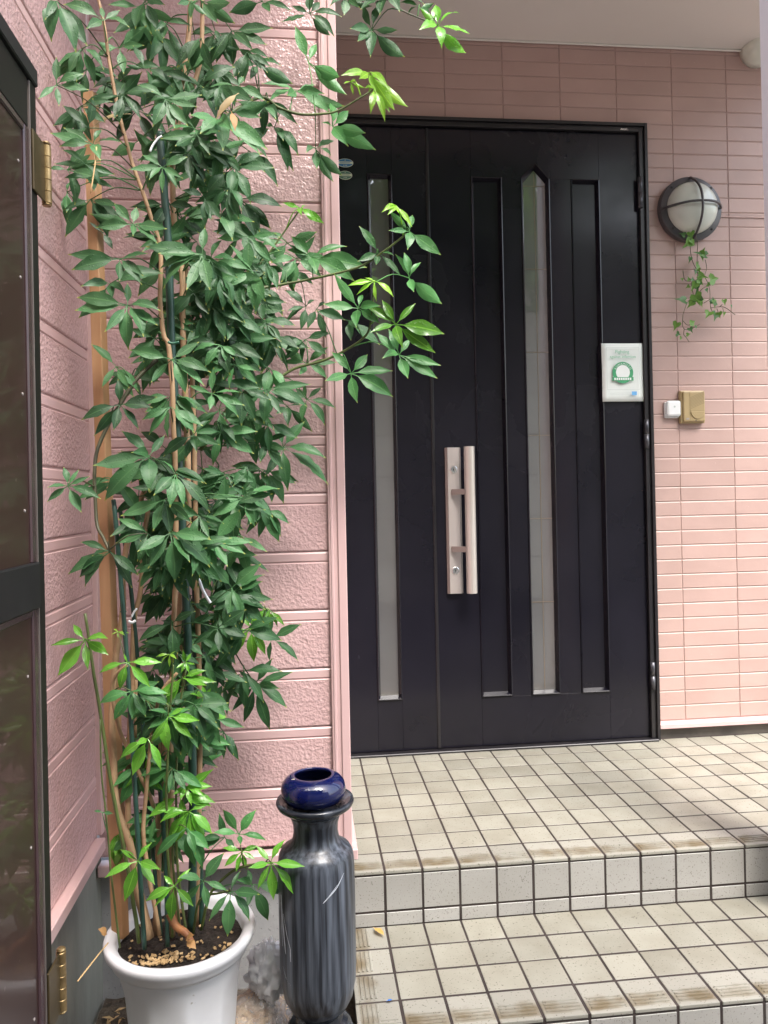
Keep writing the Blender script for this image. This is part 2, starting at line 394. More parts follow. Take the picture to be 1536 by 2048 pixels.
# landing and lower step: dark mortar blocks, every tile laid on them
XL, XR = -.097, 2.2
landing = struct(box('landing', (XL+.004, -.8998, GZ+.002), (XR, .06, -.0013), 'grout'))
step = struct(box('lower_step', (XL+.004, -1.3008, GZ+.003), (XR-.004, -.8999, LZ-.0013), 'grout'))
T = .0937
def tile_me(dx, dy, dz=.010, bev=.0004):
    return box_me((-dx/2, -dy/2, -dz), (dx/2, dy/2, 0), bev, 1)
def ribs(bm, along, n0, n1, offs):
    """raised anti-slip ribs on a tile of side T"""
    for o in offs:
        pts = []
        for k in range(2): pts.append((n0, n1)[k])
        t = bmesh.new(); bmesh.ops.create_cube(t, size=1)
        for v in t.verts:
            s = .62 if v.co.z > 0 else 1
            lx = n0 if v.co.x < 0 else n1
            a, b, c = lx, o+v.co.y*.0062*s, (.0024 if v.co.z > 0 else -.001)
            v.co = Vector((a, b, c)) if along == 'x' else Vector((b, a, c))
        join(bm, t)
OFF = [-T/2+.013+k*.0105 for k in range(4)]
def nose_me(kind, dx=T):
    bm = bmesh.new(); lip = .006
    if kind == 'corner':
        bm_box(bm, (-dx/2-.003, -T/2-lip, -.0085), (dx/2, T/2, 0), .0016, 2)
        ribs(bm, 'x', -T/2+.045, T/2-.008, OFF[:3]); ribs(bm, 'y', -T/2+.008, T/2-.006, OFF[:4])
    elif kind == 'front':
        bm_box(bm, (-dx/2, -T/2-lip, -.0085), (dx/2, T/2, 0), .0016, 2)
        ribs(bm, 'x', -dx/2+.008, dx/2-.008, OFF)
    else:
        bm_box(bm, (-dx/2-.003, -T/2, -.0085), (dx/2, T/2, 0), .0016, 2)
        ribs(bm, 'y', -T/2+.008, T/2-.006, OFF)
    return bm_mesh(bm)
def lay(me, mt, parent, loc, jig=.0006, rot=None):
    me.materials.clear(); me.materials.append(MATS[mt])
    o = bpy.data.objects.new('tile', me); COL.objects.link(o); o.parent = parent
    o.location = Vector(loc)+Vector((rnd.uniform(-jig, jig), rnd.uniform(-jig, jig), rnd.uniform(-jig, jig)*.6))
    o.rotation_euler = (rnd.gauss(0, .0035), rnd.gauss(0, .0035), rnd.gauss(0, .003)) if rot is None else rot
    return o
me_t = tile_me(T, T-.0012); me_n = nose_me('front'); me_s = nose_me('side'); me_c = nose_me('corner')
RH = .0905; me_r = box_me((-T/2, -.008, -RH/2), (T/2, 0, RH/2), .0008)
me_rs = box_me((-T/2, -.008, -.0165), (T/2, 0, .0165), .0008)
cut = XL+.1
for i in range(-1, 17):
    xc = i*.1+.05
    for j in range(9):
        if -.1*j < -.35 and xc > 1.75: continue
        yc = -.1*j-.05
        if j == 0: yc -= .0
        if j == 8: lay(me_n, 'tile_worn', landing, (xc, yc, 0))
        else: lay(me_t, 'tile', landing, (xc, yc, 0))
for i in range(-1, 15):
    xc = i*.1+.05
    ja = rnd.gauss(0, .003)
    lay(me_r, 'tile_riser', landing, (xc, -.8935, -.0135-RH/2), rot=(0, ja, 0))
    lay(me_rs, 'tile_riser', landing, (xc, -.8935, LZ+.0180), rot=(0, 0, 0))
    for j in range(4):
        yc = -.95-.1*j
        if i == -1: lay(me_c if j == 3 else me_s, 'tile_side', step, (xc, yc, LZ))
        else: lay(me_n if j == 3 else me_t, 'tile_worn' if j == 3 else 'tile', step, (xc, yc, LZ))
    lay(me_r, 'tile_riser', step, (xc, -1.2945, LZ-.0135-RH/2), rot=(0, ja, 0))
    lay(me_rs, 'tile_riser', step, (xc, -1.2945, GZ+.0180), rot=(0, 0, 0))

# ------------------------------------------------------------------ walls
# brick-pattern wall round the door
bm = bmesh.new(); bm_box(bm, (1.18, .0132, .05), (2.6, .14, 2.9)); bm_box(bm, (-.1, .0134, 2.425), (1.18, .139, 2.899)); bm_box(bm, (-.1, .06, -.02), (1.18, .138, 2.425))
wall = struct(link('brick_wall', bm_mesh(bm), 'pink_base'))
BW, BH = .2303, .0579
DX1, DZ1 = 1.187, 2.434
bcache = {}
def brick(x0, x1, z0, z1):
    key = (round(x1-x0, 3), round(z1-z0, 3))
    if key not in bcache:
        hx, hz = key[0]/2, key[1]/2; b = .0034
        v = []
        for (ix, iz, y) in ((hx, hz, .0019), (hx-b*.75, hz-b, 0)):
            v += [(-ix, y, -iz), (ix, y, -iz), (ix, y, iz), (-ix, y, iz)]
        bcache[key] = mesh(v, [(4, 5, 6, 7), (0, 1, 5, 4), (1, 2, 6, 5), (2, 3, 7, 6), (3, 0, 4, 7)])
        bcache[key].materials.append(MATS['pink_brick'])
    o = bpy.data.objects.new('brick', bcache[key]); COL.objects.link(o); o.parent = wall
    o.location = ((x0+x1)/2, .0105+rnd.uniform(-.0004, .0004), (z0+z1)/2)
for rI in range(47):
    z0 = .0685+rI*BH; z1 = z0+BH
    if z0 > 2.745: break
    g = .0007
    for k in range(-2, 9):
        x0 = .153+k*BW-.0; x1 = x0+BW
        if x1 < -.09 or x0 > 2.0: continue
        if z0 < DZ1-.02:
            if x1 <= DX1: continue
            x0 = max(x0, DX1+.002)
        zz0 = max(z0, DZ1+.002) if (x0 < DX1 and z0 < DZ1) else z0
        if z0 < DZ1 < z1 and x0 < DX1 and x1 > DX1+.03 and z0 >= DZ1-.02: pass
        brick(max(x0, -.09)+g, x1-g, zz0+g*.6, min(z1, 2.752)-g*.6)
bt = struct(link('drip_edge', prism_me([(0, 0), (0, 0)], 0, 0) if False else mesh(
    [(DX1+.003, -.012, .043), (2.6, -.012, .043), (2.6, -.012, .058), (DX1+.003, -.012, .058), (DX1+.003, .02, .0675), (2.6, .02, .0675), (DX1+.003, .03, .043), (2.6, .03, .043)],
    [(0, 1, 2, 3), (3, 2, 5, 4), (0, 6, 7, 1), (0, 3, 4, 6)]), 'pink_smooth'))
struct(box('footing', (DX1-.1, .012, -.02), (2.6, .12, .05), 'footing'))
# porch ceiling and the roof slab over it, with an unseen eave sized to shade the side wall
struct(box('ceiling', (-.75, -1.02, 2.752), (1.98, .2, 2.80), 'ceiling'))
bm = bmesh.new(); bm_box(bm, (-3.2, -1.06, 2.803), (2.02, 2.5, 2.92)); bm_box(bm, (-3.2, -1.52, 2.804), (-.07, -1.06, 2.919))
struct(link('roof', bm_mesh(bm), 'white_paint'))
cz = []
for i in range(60):
    x = -.09+i*.045; cz.append((x, .004, 2.7475+.0012*noise.noise((x*9, 0, 0))))
tube('caulk_bead', cz, .0042, 'caulk', None, 6)['kind'] = 'structure'

# rough pink siding: wall behind the plant and the wall beside it
XC = -.722; YP = -.9
side_wall = struct(box('side_wall', (XC+.02, YP+.02, .06), (-.125, -.0, 2.75), 'pink_base'))
ZS = [.0825+.1520*k for k in range(19)]
def board_me(L, H):
    """one siding course: rough field, small groove, smooth raised strip at the top, all in x,z with y out"""
    prof = [(0, .0045), (.0025, .0008), (.005, 0), (H-.031, 0), (H-.0285, .0028), (H-.0265, .0028), (H-.024, .0004), (H-.006, .0004), (H-.003, .0028), (H, .0045)]
    v = []; f = []
    for z, y in prof: v += [(0, y, z), (L, y, z)]
    for i in range(len(prof)-1): f.append((2*i, 2*i+1, 2*i+3, 2*i+2))
    me = mesh(v, f); me.materials.append(MATS['pink_rough']); me.materials.append(MATS['pink_smooth'])
    for i, p in enumerate(me.polygons): p.material_index = 0 if i <= 2 else 1
    return me
Lb = -.128-XC
bme = board_me(Lb, .152)
for z in ZS[:-1]:
    o = bpy.data.objects.new('siding_board', bme); COL.objects.link(o); o.parent = side_wall; o.location = (XC, YP, z)
# corner cover: stepped profile up the outer corner
bm = bmesh.new()
bm_box(bm, (-.130, YP-.011, .074), (-.085, YP+.03, 2.75), .002)
bm_box(bm, (-.106, YP-.015, .0745), (-.0835, YP+.025, 2.751), .002)
bm_box(bm, (-.124, YP-.0135, .0743), (-.117, YP+.025, 2.7505), .001)
bm_box(bm, (-.1235, YP+.02, .0742), (-.0855, -.002, 2.7502))
link('corner_cover', bm_mesh(bm), 'pink_smooth', side_wall)
def drip(name, pts, parent):
    bm = bmesh.new()
    for lo, hi in pts: bm_box(bm, lo, hi, .002)
    return link(name, bm_mesh(bm), 'pink_smooth', parent)
drip('drip_edge', [((XC, YP-.028, .046), (-.0705, YP+.01, .0735)), ((-.1, YP+.01, .0463), (-.0705, -.01, .0732))], side_wall)
struct(box('foundation', (XC-.1, YP+.022, GZ-.05), (-.1, -.2, .046), 'concrete'))

left_wall = struct(box('left_wall', (XC-.15, -3.4, .125), (XC-.012, YP+.02, 2.95), 'pink_base'))
LW = 2.6
lme = board_me(LW, .152)
for k in range(19):
    z = .148+.152*k
    o = bpy.data.objects.new('siding_board', lme); COL.objects.link(o); o.parent = left_wall
    o.rotation_euler = (0, 0, R(90)); o.location = (XC, YP-LW-.0, z)
bm = bmesh.new(); bm_box(bm, (XC-.01, YP-.022, .149), (XC+.012, YP+.0095, 2.95), .002)
link('corner_strip', bm_mesh(bm), 'pink_smooth', left_wall)
drip('drip_edge', [((XC-.02, -3.4, .118), (XC+.022, YP-.0285, .147))], left_wall)
struct(box('left_foundation', (XC-.2, -3.4, GZ-.05), (XC-.004, YP+.022, .118), 'concrete_dirty'))

# ------------------------------------------------------------------ across the lane (seen in the glass)
nb = thing('neighbour_house', (0, -6.2, GZ), 'light grey house wall across the lane, mirrored in the door glass', 'house')
box('wall', (-7, -6.6, GZ), (7, -6.2, 4.25), 'neighbour_wall', nb)
for k in range(7): box('joint', (-7, -6.204, .2+k*.5), (7, -6.2, .212+k*.5), 'neighbour_line', nb)
def tree(name, loc, h, rad, label, n, seed):
    rr = random.Random(seed); t = thing(name, loc, label, 'tree')
    L = Vector(loc)
    tube('trunk', [L, L+Vector((.05, 0, h*.4)), L+Vector((0, .05, h*.85))], [.12, .09, .03], 'bark', t)
    vs, fs = [], []
    cl = [L+Vector((rr.gauss(0, rad*.5), rr.gauss(0, rad*.3), h*.8+rr.gauss(0, rad*.42))) for _ in range(44)]
    for i in range(n):
        c = rr.choice(cl)+Vector((rr.gauss(0, .22), rr.gauss(0, .22), rr.gauss(0, .2)))
        d = Vector((rr.gauss(0, 1), rr.gauss(0, 1), rr.gauss(-.3, .7))).normalized(); s = d.cross(Vector((rr.gauss(0, 1), rr.gauss(0, 1), rr.gauss(0, 1)))).normalized()
        l = rr.uniform(.14, .27); b = len(vs)
        vs += [c, c+d*l*.5+s*l*.22, c+d*l, c+d*l*.5-s*l*.22]; fs.append((b, b+1, b+2, b+3))
    link('crown', mesh(vs, fs), 'tree_leaf', t)
tree('broadleaf_tree', (1.7, -5.3, GZ), 6.2, 2.1, 'broadleaf tree across the lane reflected in the top of the door', 9000, 3)
tree('broadleaf_tree', (-.6, -5.5, GZ), 6.3, 1.7, 'second broadleaf tree across the lane, to the left of the first', 4200, 5)

# ================================================================== entrance door
door = thing('entrance_door', (.56, 0, 0), 'black double-leaf entrance door with slim glass strips', 'door')
LT, LB = 2.398, .011
# frame with stepped head and jamb
def fr(x0, x1, zt, y0, y1, wdt):
    bm = bmesh.new()
    bm_box(bm, (x1-wdt, y0, -.004), (x1, y1, zt), .001); bm_box(bm, (x0, y0+.0003, zt-wdt), (x1-wdt+.0005, y1, zt-.0003), .001)
    return bm
bm = fr(-.12, DX1, DZ1, -.018, .03, .012); join(bm, fr(-.12, DX1-.0115, DZ1-.0115, -.008, .03, .010)); join(bm, fr(-.12, DX1-.021, DZ1-.021, -.014, .03, .013))
link('frame', bm_mesh(bm), 'door_frame', door)
box('threshold', (-.12, -.03, -.003), (DX1-.012, .03, .0085), 'door_frame', door, .002)
def leaf_part(nm, label=None):
    return None
YF, YB = .004, .026
def leaf(nm, x0, x1, opens, lab):
    """slab of stiles and rails with openings; opens: (xa, xb, za, zb, apex)"""
    bm = bmesh.new()
    def pr(poly):
        me = prism_me(poly, YF, YB+.02, .0007); t = bmesh.new(); t.from_mesh(me); join(bm, t); bpy.data.meshes.remove(me)
    xs = x0
    za = min(o[2] for o in opens); zb = max(o[3] for o in opens)
    first, last = opens[0][0], opens[-1][1]
    pr([(x0, LB), (first, LB), (first, LT), (x0, LT)])
    pr([(last, LB), (x1, LB), (x1, LT), (last, LT)])
    pr([(first, LB), (last, LB), (last, za), (first, za)])
    for i in range(len(opens)-1):
        a, b = opens[i][1], opens[i+1][0]; pr([(a, za), (b, za), (b, zb), (a, zb)])
    top = [(first, LT), (first, zb)]
    for o in opens:
        if o[4]: top += [(o[0], zb), ((o[0]+o[1])/2, o[4]), (o[1], zb)]
    top += [(last, zb), (last, LT)]
    pr(top)
    s = link(nm, bm_mesh(bm), 'door', door)
    if lab: s['label'] = lab
    for (xa, xb, z0, z1, ap) in opens:
        glass = ap is not None
        ib = .0135
        def ring(x0_, x1_, z0_, z1_, a_):
            return [(x0_, z0_), (x1_, z0_), (x1_, z1_)]+([((x0_+x1_)/2, a_)] if a_ and a_ > z1_ else [])+[(x0_, z1_)]
        A = ap if (ap and ap > z1) else None
        o_ = ring(xa, xb, z0, z1, A); i_ = ring(xa+ib, xb-ib, z0+ib, z1-ib*.9, (A-ib*1.7) if A else None)
        n = len(o_); mid = ring(xa+.004, xb-.004, z0+.004, z1-.004, (A-.005) if A else None)
        vs = [(x, YF-.0045, z) for x, z in o_]+[(x, YF-.006, z) for x, z in mid]+[(x, YB-.004, z) for x, z in i_]+[(x, YF+.002, z) for x, z in ring(xa-.002, xb+.002, z0-.002, z1+.002, (A+.003) if A else None)]
        fs = []
        for k in range(n):
            k2 = (k+1) % n
            fs += [(k, k2, n+k2, n+k), (n+k, n+k2, 2*n+k2, 2*n+k), (3*n+k, 3*n+k2, k2, k)]
        link('moulding', mesh(vs, fs), 'door', s)
        pl = [(x, YB-.006, z) for x, z in i_]; c = len(pl)
        pts = ring(xa+ib-.002, xb-ib+.002, z0+ib-.002, z1-ib*.9+.002, (A-ib*1.7+.002) if A else None)
        me = prism_me(pts, YB-.005, YB+.004)
        if glass:
            g = link('glass_pane', me, 'pane', s)
        else: link('inset_panel', me, 'door', s)
        box('lower_lip', (xa+.004, YF-.0065, z0+.0005), (xb-.004, YF+.004, z0+.0045), 'door_lip_lit', s, .001)  # added paler strip, a painted highlight along the lower bevel
    return s
small = leaf('side_leaf', -.06, .3055, [(.075, .170, .205, 2.215, 0.0)], 'narrow fixed leaf with one tall glass strip')
big = leaf('main_leaf', .3115, 1.1525, [(.479, .600, .200, 2.212, None), (.677, .791, .198, 2.212, 2.272), (.878, .993, .197, 2.212, None)], 'wide leaf with pointed glass strip between two inset panels')
# leaded lines on the pointed pane
yl = YB-.0062
box('lead_line', (.7335, yl, .215), (.7355, yl+.002, 2.236), 'lead', big)
for k in range(6):
    z = .555+.3265*k
    box('lead_line', (.6895, yl-.0005, z), (.7785, yl+.002, z+.002), 'lead', big)
# astragal between the leaves
box('meeting_strip', (.3025, -.001, LB), (.3145, .02, LT-.001), 'door_frame', door, .002)
# hinges
for (x, z0, z1) in ((1.153, 2.098, 2.218), (1.158, 1.15, 1.262), (1.161, .20, .308)):
    h = tube('hinge', lerp(Vector((x, -.014, z0)), Vector((x, -.014, (z0+z1)/2-.001)), 2), .0095, 'hinge_dark', door, 12)
    tube('knuckle', lerp(Vector((x, -.014, (z0+z1)/2+.001)), Vector((x, -.014, z1)), 2), .0095, 'hinge_dark', h, 12)
# handle
hd = link('handle_plate', prism_me([(.352, .604), (.413, .604), (.413, 1.164), (.352, 1.164)], -.004, .004, .001), 'handle_side', door)
bm = bmesh.new()
v = [(.352, -.004), (.3605, -.013), (.405, -.013), (.413, -.004)]
a = [bm.verts.new((x, y, .604)) for x, y in v]; b = [bm.verts.new((x, y, 1.164)) for x, y in v]
for i in range(3): bm.faces.new((a[i], a[i+1], b[i+1], b[i]))
bm.faces.new(a[::-1]); bm.faces.new(b)
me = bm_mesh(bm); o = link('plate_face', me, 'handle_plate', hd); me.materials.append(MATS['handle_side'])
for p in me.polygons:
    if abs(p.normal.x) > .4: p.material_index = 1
p0 = at(928, 893, -.06); p1 = at(949, 893, -.06); q0 = at(934, 1187, -.06)
bx0, bx1, bz1, bz0 = p0.x, p1.x, p0.z, q0.z
bm = bmesh.new(); prof = []
for k in range(11):
    t = math.pi*k/10; prof.append(((bx0+bx1)/2-math.cos(t)*(bx1-bx0)/2, -.055-.02*math.sin(t)))
a = [bm.verts.new((x, y, bz0)) for x, y in prof]; b = [bm.verts.new((x, y, bz1)) for x, y in prof]; n = len(prof)
for i in range(n): bm.faces.new((a[i], a[(i+1) % n], b[(i+1) % n], b[i]))
bm.faces.new(a[::-1]); bm.faces.new(b)
link('grip_bar', bm_mesh(bm), 'handle_bar', hd)
for yp in (984, 1098):
    A = at(903, yp, -.013); z = A.z
    poly = [(A.x, -.013), (A.x, -.02), (bx0+.004, -.062), (bx0+.012, -.056), (A.x+.02, -.013)]
    bm = bmesh.new(); a = [bm.verts.new((x, y, z-.0105)) for x, y in poly]; b = [bm.verts.new((x, y, z+.0105)) for x, y in poly]; n = len(poly)
    for i in range(n): bm.faces.new((a[i], a[(i+1) % n], b[(i+1) % n], b[i]))
    bm.faces.new(a[::-1]); bm.faces.new(b); link('bracket', bm_mesh(bm), 'handle_side', hd)
for (px, py) in ((907, 939), (911, 1141)):
    c = at(px, py, -.014)
    me = lathe_me([(.0145, 0), (.0145, .002), (.0125, .0035), (.0075, .0035), (.0065, .0025)], 24)
    me.transform(Matrix.Translation((c.x, -.013, c.z)) @ Matrix.Rotation(R(90), 4, 'X'))
    k = link('lock_cylinder', me, 'chrome', hd, False)
    box('keyhole', (c.x-.0012, -.0168, c.z-.004), (c.x+.0012, -.0155, c.z+.004), 'black', k)
# small maker's mark on the head of the frame
bm = bmesh.new()
for (dx, wd, hh) in ((0, .0042, .0075), (.0062, .0045, .006), (.0125, .0022, .0065), (.0165, .004, .0065), (.0225, .0022, .009), (.027, .003, .003)):
    t = bmesh.new(); bmesh.ops.create_cube(t, size=1)
    for v in t.verts: v.co = Vector((1.077+dx+(v.co.x+.5)*wd+(v.co.z+.5)*.004, -.0146+v.co.y*.0008, 2.4035+(v.co.z+.5)*hh))
    join(bm, t)
link('maker_mark', bm_mesh(bm), 'chrome', door)

# stickers and notice on the door
def oval(cx, cz, rx, rz, y, n=28): return mesh([(cx+rx*math.cos(2*math.pi*k/n), y, cz+rz*math.sin(2*math.pi*k/n)) for k in range(n)], [tuple(range(n))])
def sticker(cx, cz, rx, rz, col, label):
    bm = prism_me([(cx+rx*math.cos(2*math.pi*k/28), cz+rz*math.sin(2*math.pi*k/28)) for k in range(28)], YF-.0012, YF-.0002)
    s = tag(link('oval_sticker', bm, 'sticker_cream'), label, 'sticker')
    link('printed_oval', oval(cx, cz, rx*.94, rz*.9, YF-.0015), col, s)
    link('band', mesh([(cx-rx*.97, YF-.0018, cz-rz*.22), (cx+rx*.97, YF-.0018, cz-rz*.22), (cx+rx*.97, YF-.0018, cz+rz*.3), (cx-rx*.97, YF-.0018, cz+rz*.3)], [(0, 1, 2, 3)]), 'sticker_cream', s)
    vs, fs = [], []
    for (k, zz, ww) in [(k, .04, .055) for k in range(-5, 6)]+[(k, -.58, .06) for k in range(-1, 2)]+[(0, .62, .07)]:
        x = cx+k*rx*.115*(1.5 if zz < 0 else 1); z = cz+zz*rz; b = len(vs); h = rz*.12
        vs += [(x-rx*ww*.6, YF-.0021, z-h), (x+rx*ww*.6, YF-.0021, z-h), (x+rx*ww*.6, YF-.0021, z+h), (x-rx*ww*.6, YF-.0021, z+h)]; fs.append((b, b+1, b+2, b+3))
    link('lettering', mesh(vs[:44], fs[:11]), col, s); 
    link('small_marks', mesh(vs, fs[11:]), 'sticker_cream', s)
sticker(-.0075, 2.2545, .031, .0165, 'sticker_blue', 'blue and cream oval sticker high on the narrow door leaf')
sticker(-.0085, 2.2075, .027, .0165, 'sticker_green', 'dark green and cream oval sticker just below the blue one')

PX0, PX1, PZ0, PZ1 = .9840, 1.1515, 1.336, 1.565
nx, nz = 8, 10; vs, fs = [], []
for j in range(nz+1):
    for i in range(nx+1):
        u, v = i/nx, j/nz
        y = -.0015-.0035*noise.noise((u*2.1, v*2.4, 5.5))-.001*abs(u-.5)
        vs.append((PX0+(PX1-PX0)*u, y-.004, PZ0+(PZ1-PZ0)*v))
for j in range(nz):
    for i in range(nx): a = j*(nx+1)+i; fs.append((a, a+1, a+nx+2, a+nx+1))
poster = tag(link('paper_notice', mesh(vs, fs), 'paper', None, True), 'white paper notice with green print taped to the door', 'notice')
sm = poster.modifiers.new('thick', 'SOLIDIFY'); sm.thickness = .0006; sm.offset = 1
YQ = -.0125
def bars(name, rects, mt, y=YQ):
    vs, fs = [], []
    for (x0, x1, z0, z1) in rects:
        b = len(vs); vs += [(x0, y, z0), (x1, y, z0), (x1, y, z1), (x0, y, z1)]; fs.append((b, b+1, b+2, b+3))
    return link(name, mesh(vs, fs), mt, poster)
pc = (PX0+PX1)/2-.001
link('heading', text_me('Fighting', .0185, (pc-.001, YQ, PZ1-.040)), 'print_pale', poster)
link('heading', text_me('against infection', .0165, (pc+.001, YQ, PZ1-.059)), 'print_pale', poster)
bx0_, bx1_, bz0_, bz1_ = PX0+.018, PX1-.016, PZ0+.046, PZ1-.017
t_ = .0009
bars('border', [(bx0_, bx1_, bz0_, bz0_+t_), (bx0_, bx1_, bz1_-t_, bz1_), (bx0_, bx0_+t_, bz0_, bz1_), (bx1_-t_, bx1_, bz0_, bz1_)], 'print_grey')
ec = (pc, PZ1-.116)
em = link('emblem', oval(ec[0], ec[1], .0425, .0425, YQ), 'print_green', poster)
link('emblem_centre', oval(ec[0], ec[1]+.001, .0285, .0285, YQ-.0003), 'print_white', poster)
# arched lettering round the top of the emblem
for k, ch in enumerate('KUMAMOTO'):
    a = R(90+62-k*124/7)
    me = text_me(ch, .0115, (0, 0, 0))
    me.transform(Matrix.Translation((ec[0]+.0305*math.cos(a), YQ-.0006, ec[1]+.0305*math.sin(a))) @ Matrix.Rotation(-(a-R(90)), 4, 'Y'))
    link('emblem_letter', me, 'print_white', poster)
bars('ribbon', [(ec[0]-.043, ec[0]+.043, ec[1]-.032, ec[1]-.018)], 'print_green', YQ-.0006)
bars('ribbon_lettering', [(ec[0]-.036+k*.009, ec[0]-.036+k*.009+.0065, ec[1]-.0295, ec[1]-.0205) for k in range(8)], 'print_white', YQ-.0009)
bars('small_print', [(PX0+.03+k*.0052, PX0+.034+k*.0052, PZ0+.0315-r*.0065, PZ0+.033-r*.0065) for r in range(2) for k in range(16)], 'print_grey')
bars('blue_mark', [(PX0+.118, PX0+.138, PZ0+.024, PZ0+.0385)], 'print_blue')

# ================================================================== fixtures on the brick wall
YW = .0105
lc = at(1384.5, 416, -.03); RL = .128
lamp = thing('bulkhead_lamp', (lc.x, YW, lc.z), 'round bulkhead wall lamp with dark cross guard and frosted glass', 'lamp')
def onwall(me, c): me.transform(Matrix.Translation((c.x, YW, c.z)) @ Matrix.Rotation(R(90), 4, 'X')); return me
link('backplate', onwall(lathe_me([(RL-.004, .0), (RL, .006), (RL, .03), (RL-.003, .034), (RL-.024, .040), (RL-.026, .036)], 64), lc), 'lamp_metal', lamp, False)
gr = RL-.025
link('glass_dome', onwall(lathe_me([(gr*math.cos(t), .034+.07*math.sin(t)) for t in [R(88)*k/14 for k in range(15)]], 56), lc), 'lamp_glass', lamp, True)
for ang in (R(2), R(92)):
    pts = []
    for k in range(21):
        s = -1+2*k/20; rr = (RL-.006)*s; h = .038+.083*max(0, 1-abs(s)**2.4)
        pts.append(Vector((lc.x+rr*math.cos(ang), YW-h, lc.z+rr*math.sin(ang))))
    tube('guard_bar', pts, .0048, 'lamp_metal', lamp, 8)
for a in (45, 135, 225, 315):
    me = lathe_me([(.005, 0), (.005, .003), (.003, .004)], 10); me.transform(Matrix.Translation((lc.x+(RL-.0135)*math.cos(R(a)), YW-.037, lc.z+(RL-.0135)*math.sin(R(a)))) @ Matrix.Rotation(R(90), 4, 'X'))
    link('screw', me, 'black', lamp)
# cable running off behind the lamp along a joint
cb = [Vector((lc.x+.12+i*.03, YW-.001+.0012*noise.noise((i*.7, 0, 0)), 2.077+.002*noise.noise((i*.9, 2, 0)))) for i in range(16)]
tag(tube('lamp_cable', smooth_path(cb, 2), .0032, 'pink_base', None, 6), 'thin painted cable running right from the wall lamp', 'cable')

ic0 = at(1361, 781, -.012); ic1 = at(1411, 846, -.012)
ix0, ix1, iz1, iz0 = ic0.x, ic1.x, ic0.z, ic1.z
ic = thing('intercom', ((ix0+ix1)/2, YW, iz0), 'tan door intercom with slanted speaker grille on the brick wall', 'intercom')
box('housing', (ix0, YW-.02, iz0), (ix1, YW, iz1), 'intercom', ic, .004, 2)
box('face_plate', (ix0+.008, YW-.029, iz0+.006), (ix1-.003, YW-.018, iz1-.004), 'intercom', ic, .004, 2)
ixm = ix0+.035; W_ = ix1-.006-ixm; yy = YW-.0296
for k in range(9):
    s0 = k/9; za = iz0+.052+.055*(0) ; 
    x0_ = ixm+.002; x1_ = ix1-.007
    zz = iz0+.055+k*.0055
    link('grille_slot', mesh([(x0_, yy, zz), (x1_, yy, zz+.024), (x1_, yy, zz+.0268), (x0_, yy, zz+.0028)], [(0, 1, 2, 3)]), 'intercom_dark', ic)
bc = ((ixm+ix1-.006)/2, iz0+.046); rb = W_*.47
me = prism_me([(bc[0]+rb*math.cos(R(a)), bc[1]+rb*1.05*math.sin(R(a))) for a in range(180, 361, 12)], YW-.0325, YW-.028, .001)
link('call_button', me, 'intercom', ic)
box('groove', (ixm-.0008, yy-.0002, iz0+.008), (ixm+.0004, yy+.001, iz1-.006), 'intercom_dark', ic)
box('groove', (ixm+.0006, yy-.0002, iz0+.0472), (ix1-.006, yy+.001, iz0+.0484), 'intercom_dark', ic)
box('name_slot', (ix0+.018, yy-.0006, iz0+.014), (ix0+.030, yy+.001, iz0+.020), 'screw', ic)
box('keyhole', (bc[0]-.008, yy-.0004, iz0+.008), (bc[0]-.004, yy+.001, iz0+.012), 'black', ic)
b0 = at(1332, 801, -.01); b1 = at(1362, 834, -.01)
bl = thing('doorbell_button', ((b0.x+b1.x)/2, YW, b1.z), 'small white square doorbell with rounded corners left of intercom', 'doorbell')
box('base', (b0.x-.002, YW-.013, b1.z-.003), (b1.x-.003, YW, b0.z-.004), 'white_plastic', bl, .005, 3)
box('button', (b0.x+.003, YW-.024, b1.z+.004), (b1.x, YW-.012, b0.z), 'white_plastic', bl, .009, 4)
me = lathe_me([(.004, 0), (.004, .0008)], 16); me.transform(Matrix.Translation(((b0.x+b1.x)/2+.003, YW-.0238, (b0.z+b1.z)/2+.008)) @ Matrix.Rotation(R(90), 4, 'X'))
link('indicator', me, 'print_grey', bl)

# round white fixture under the ceiling and the white post that hides half of it
fc = at(1519, 84, -.06)
fx = thing('vent_hood', (fc.x, .01, fc.z), 'round white vent hood high on the wall beside the post', 'vent')
me = lathe_me([(.062, 0), (.062, .03), (.058, .055), (.045, .082), (.025, .095), (.004, .099)], 40)
me.transform(Matrix.Translation((fc.x+.02, .0105, fc.z-.004)) @ Matrix.Rotation(R(90), 4, 'X')); link('cover', me, 'cream_plastic', fx, True)
box('vent_slot', (fc.x+.012, -.062, fc.z-.012), (fc.x+.03, -.058, fc.z+.03), 'hinge_dark', fx, .001)
pp = at(1531, 600, -.93)
post = thing('porch_post', (pp.x+.05, -.98, LZ), 'white painted porch post at the right edge of the picture', 'post')
box('shaft', (pp.x, -1.03, LZ+.05), (pp.x+.1, -.93, 2.803), 'white_paint', post, .003)
box('base_shoe', (pp.x-.004, -1.034, LZ), (pp.x+.104, -.926, LZ+.052), 'white_paint', post, .002)

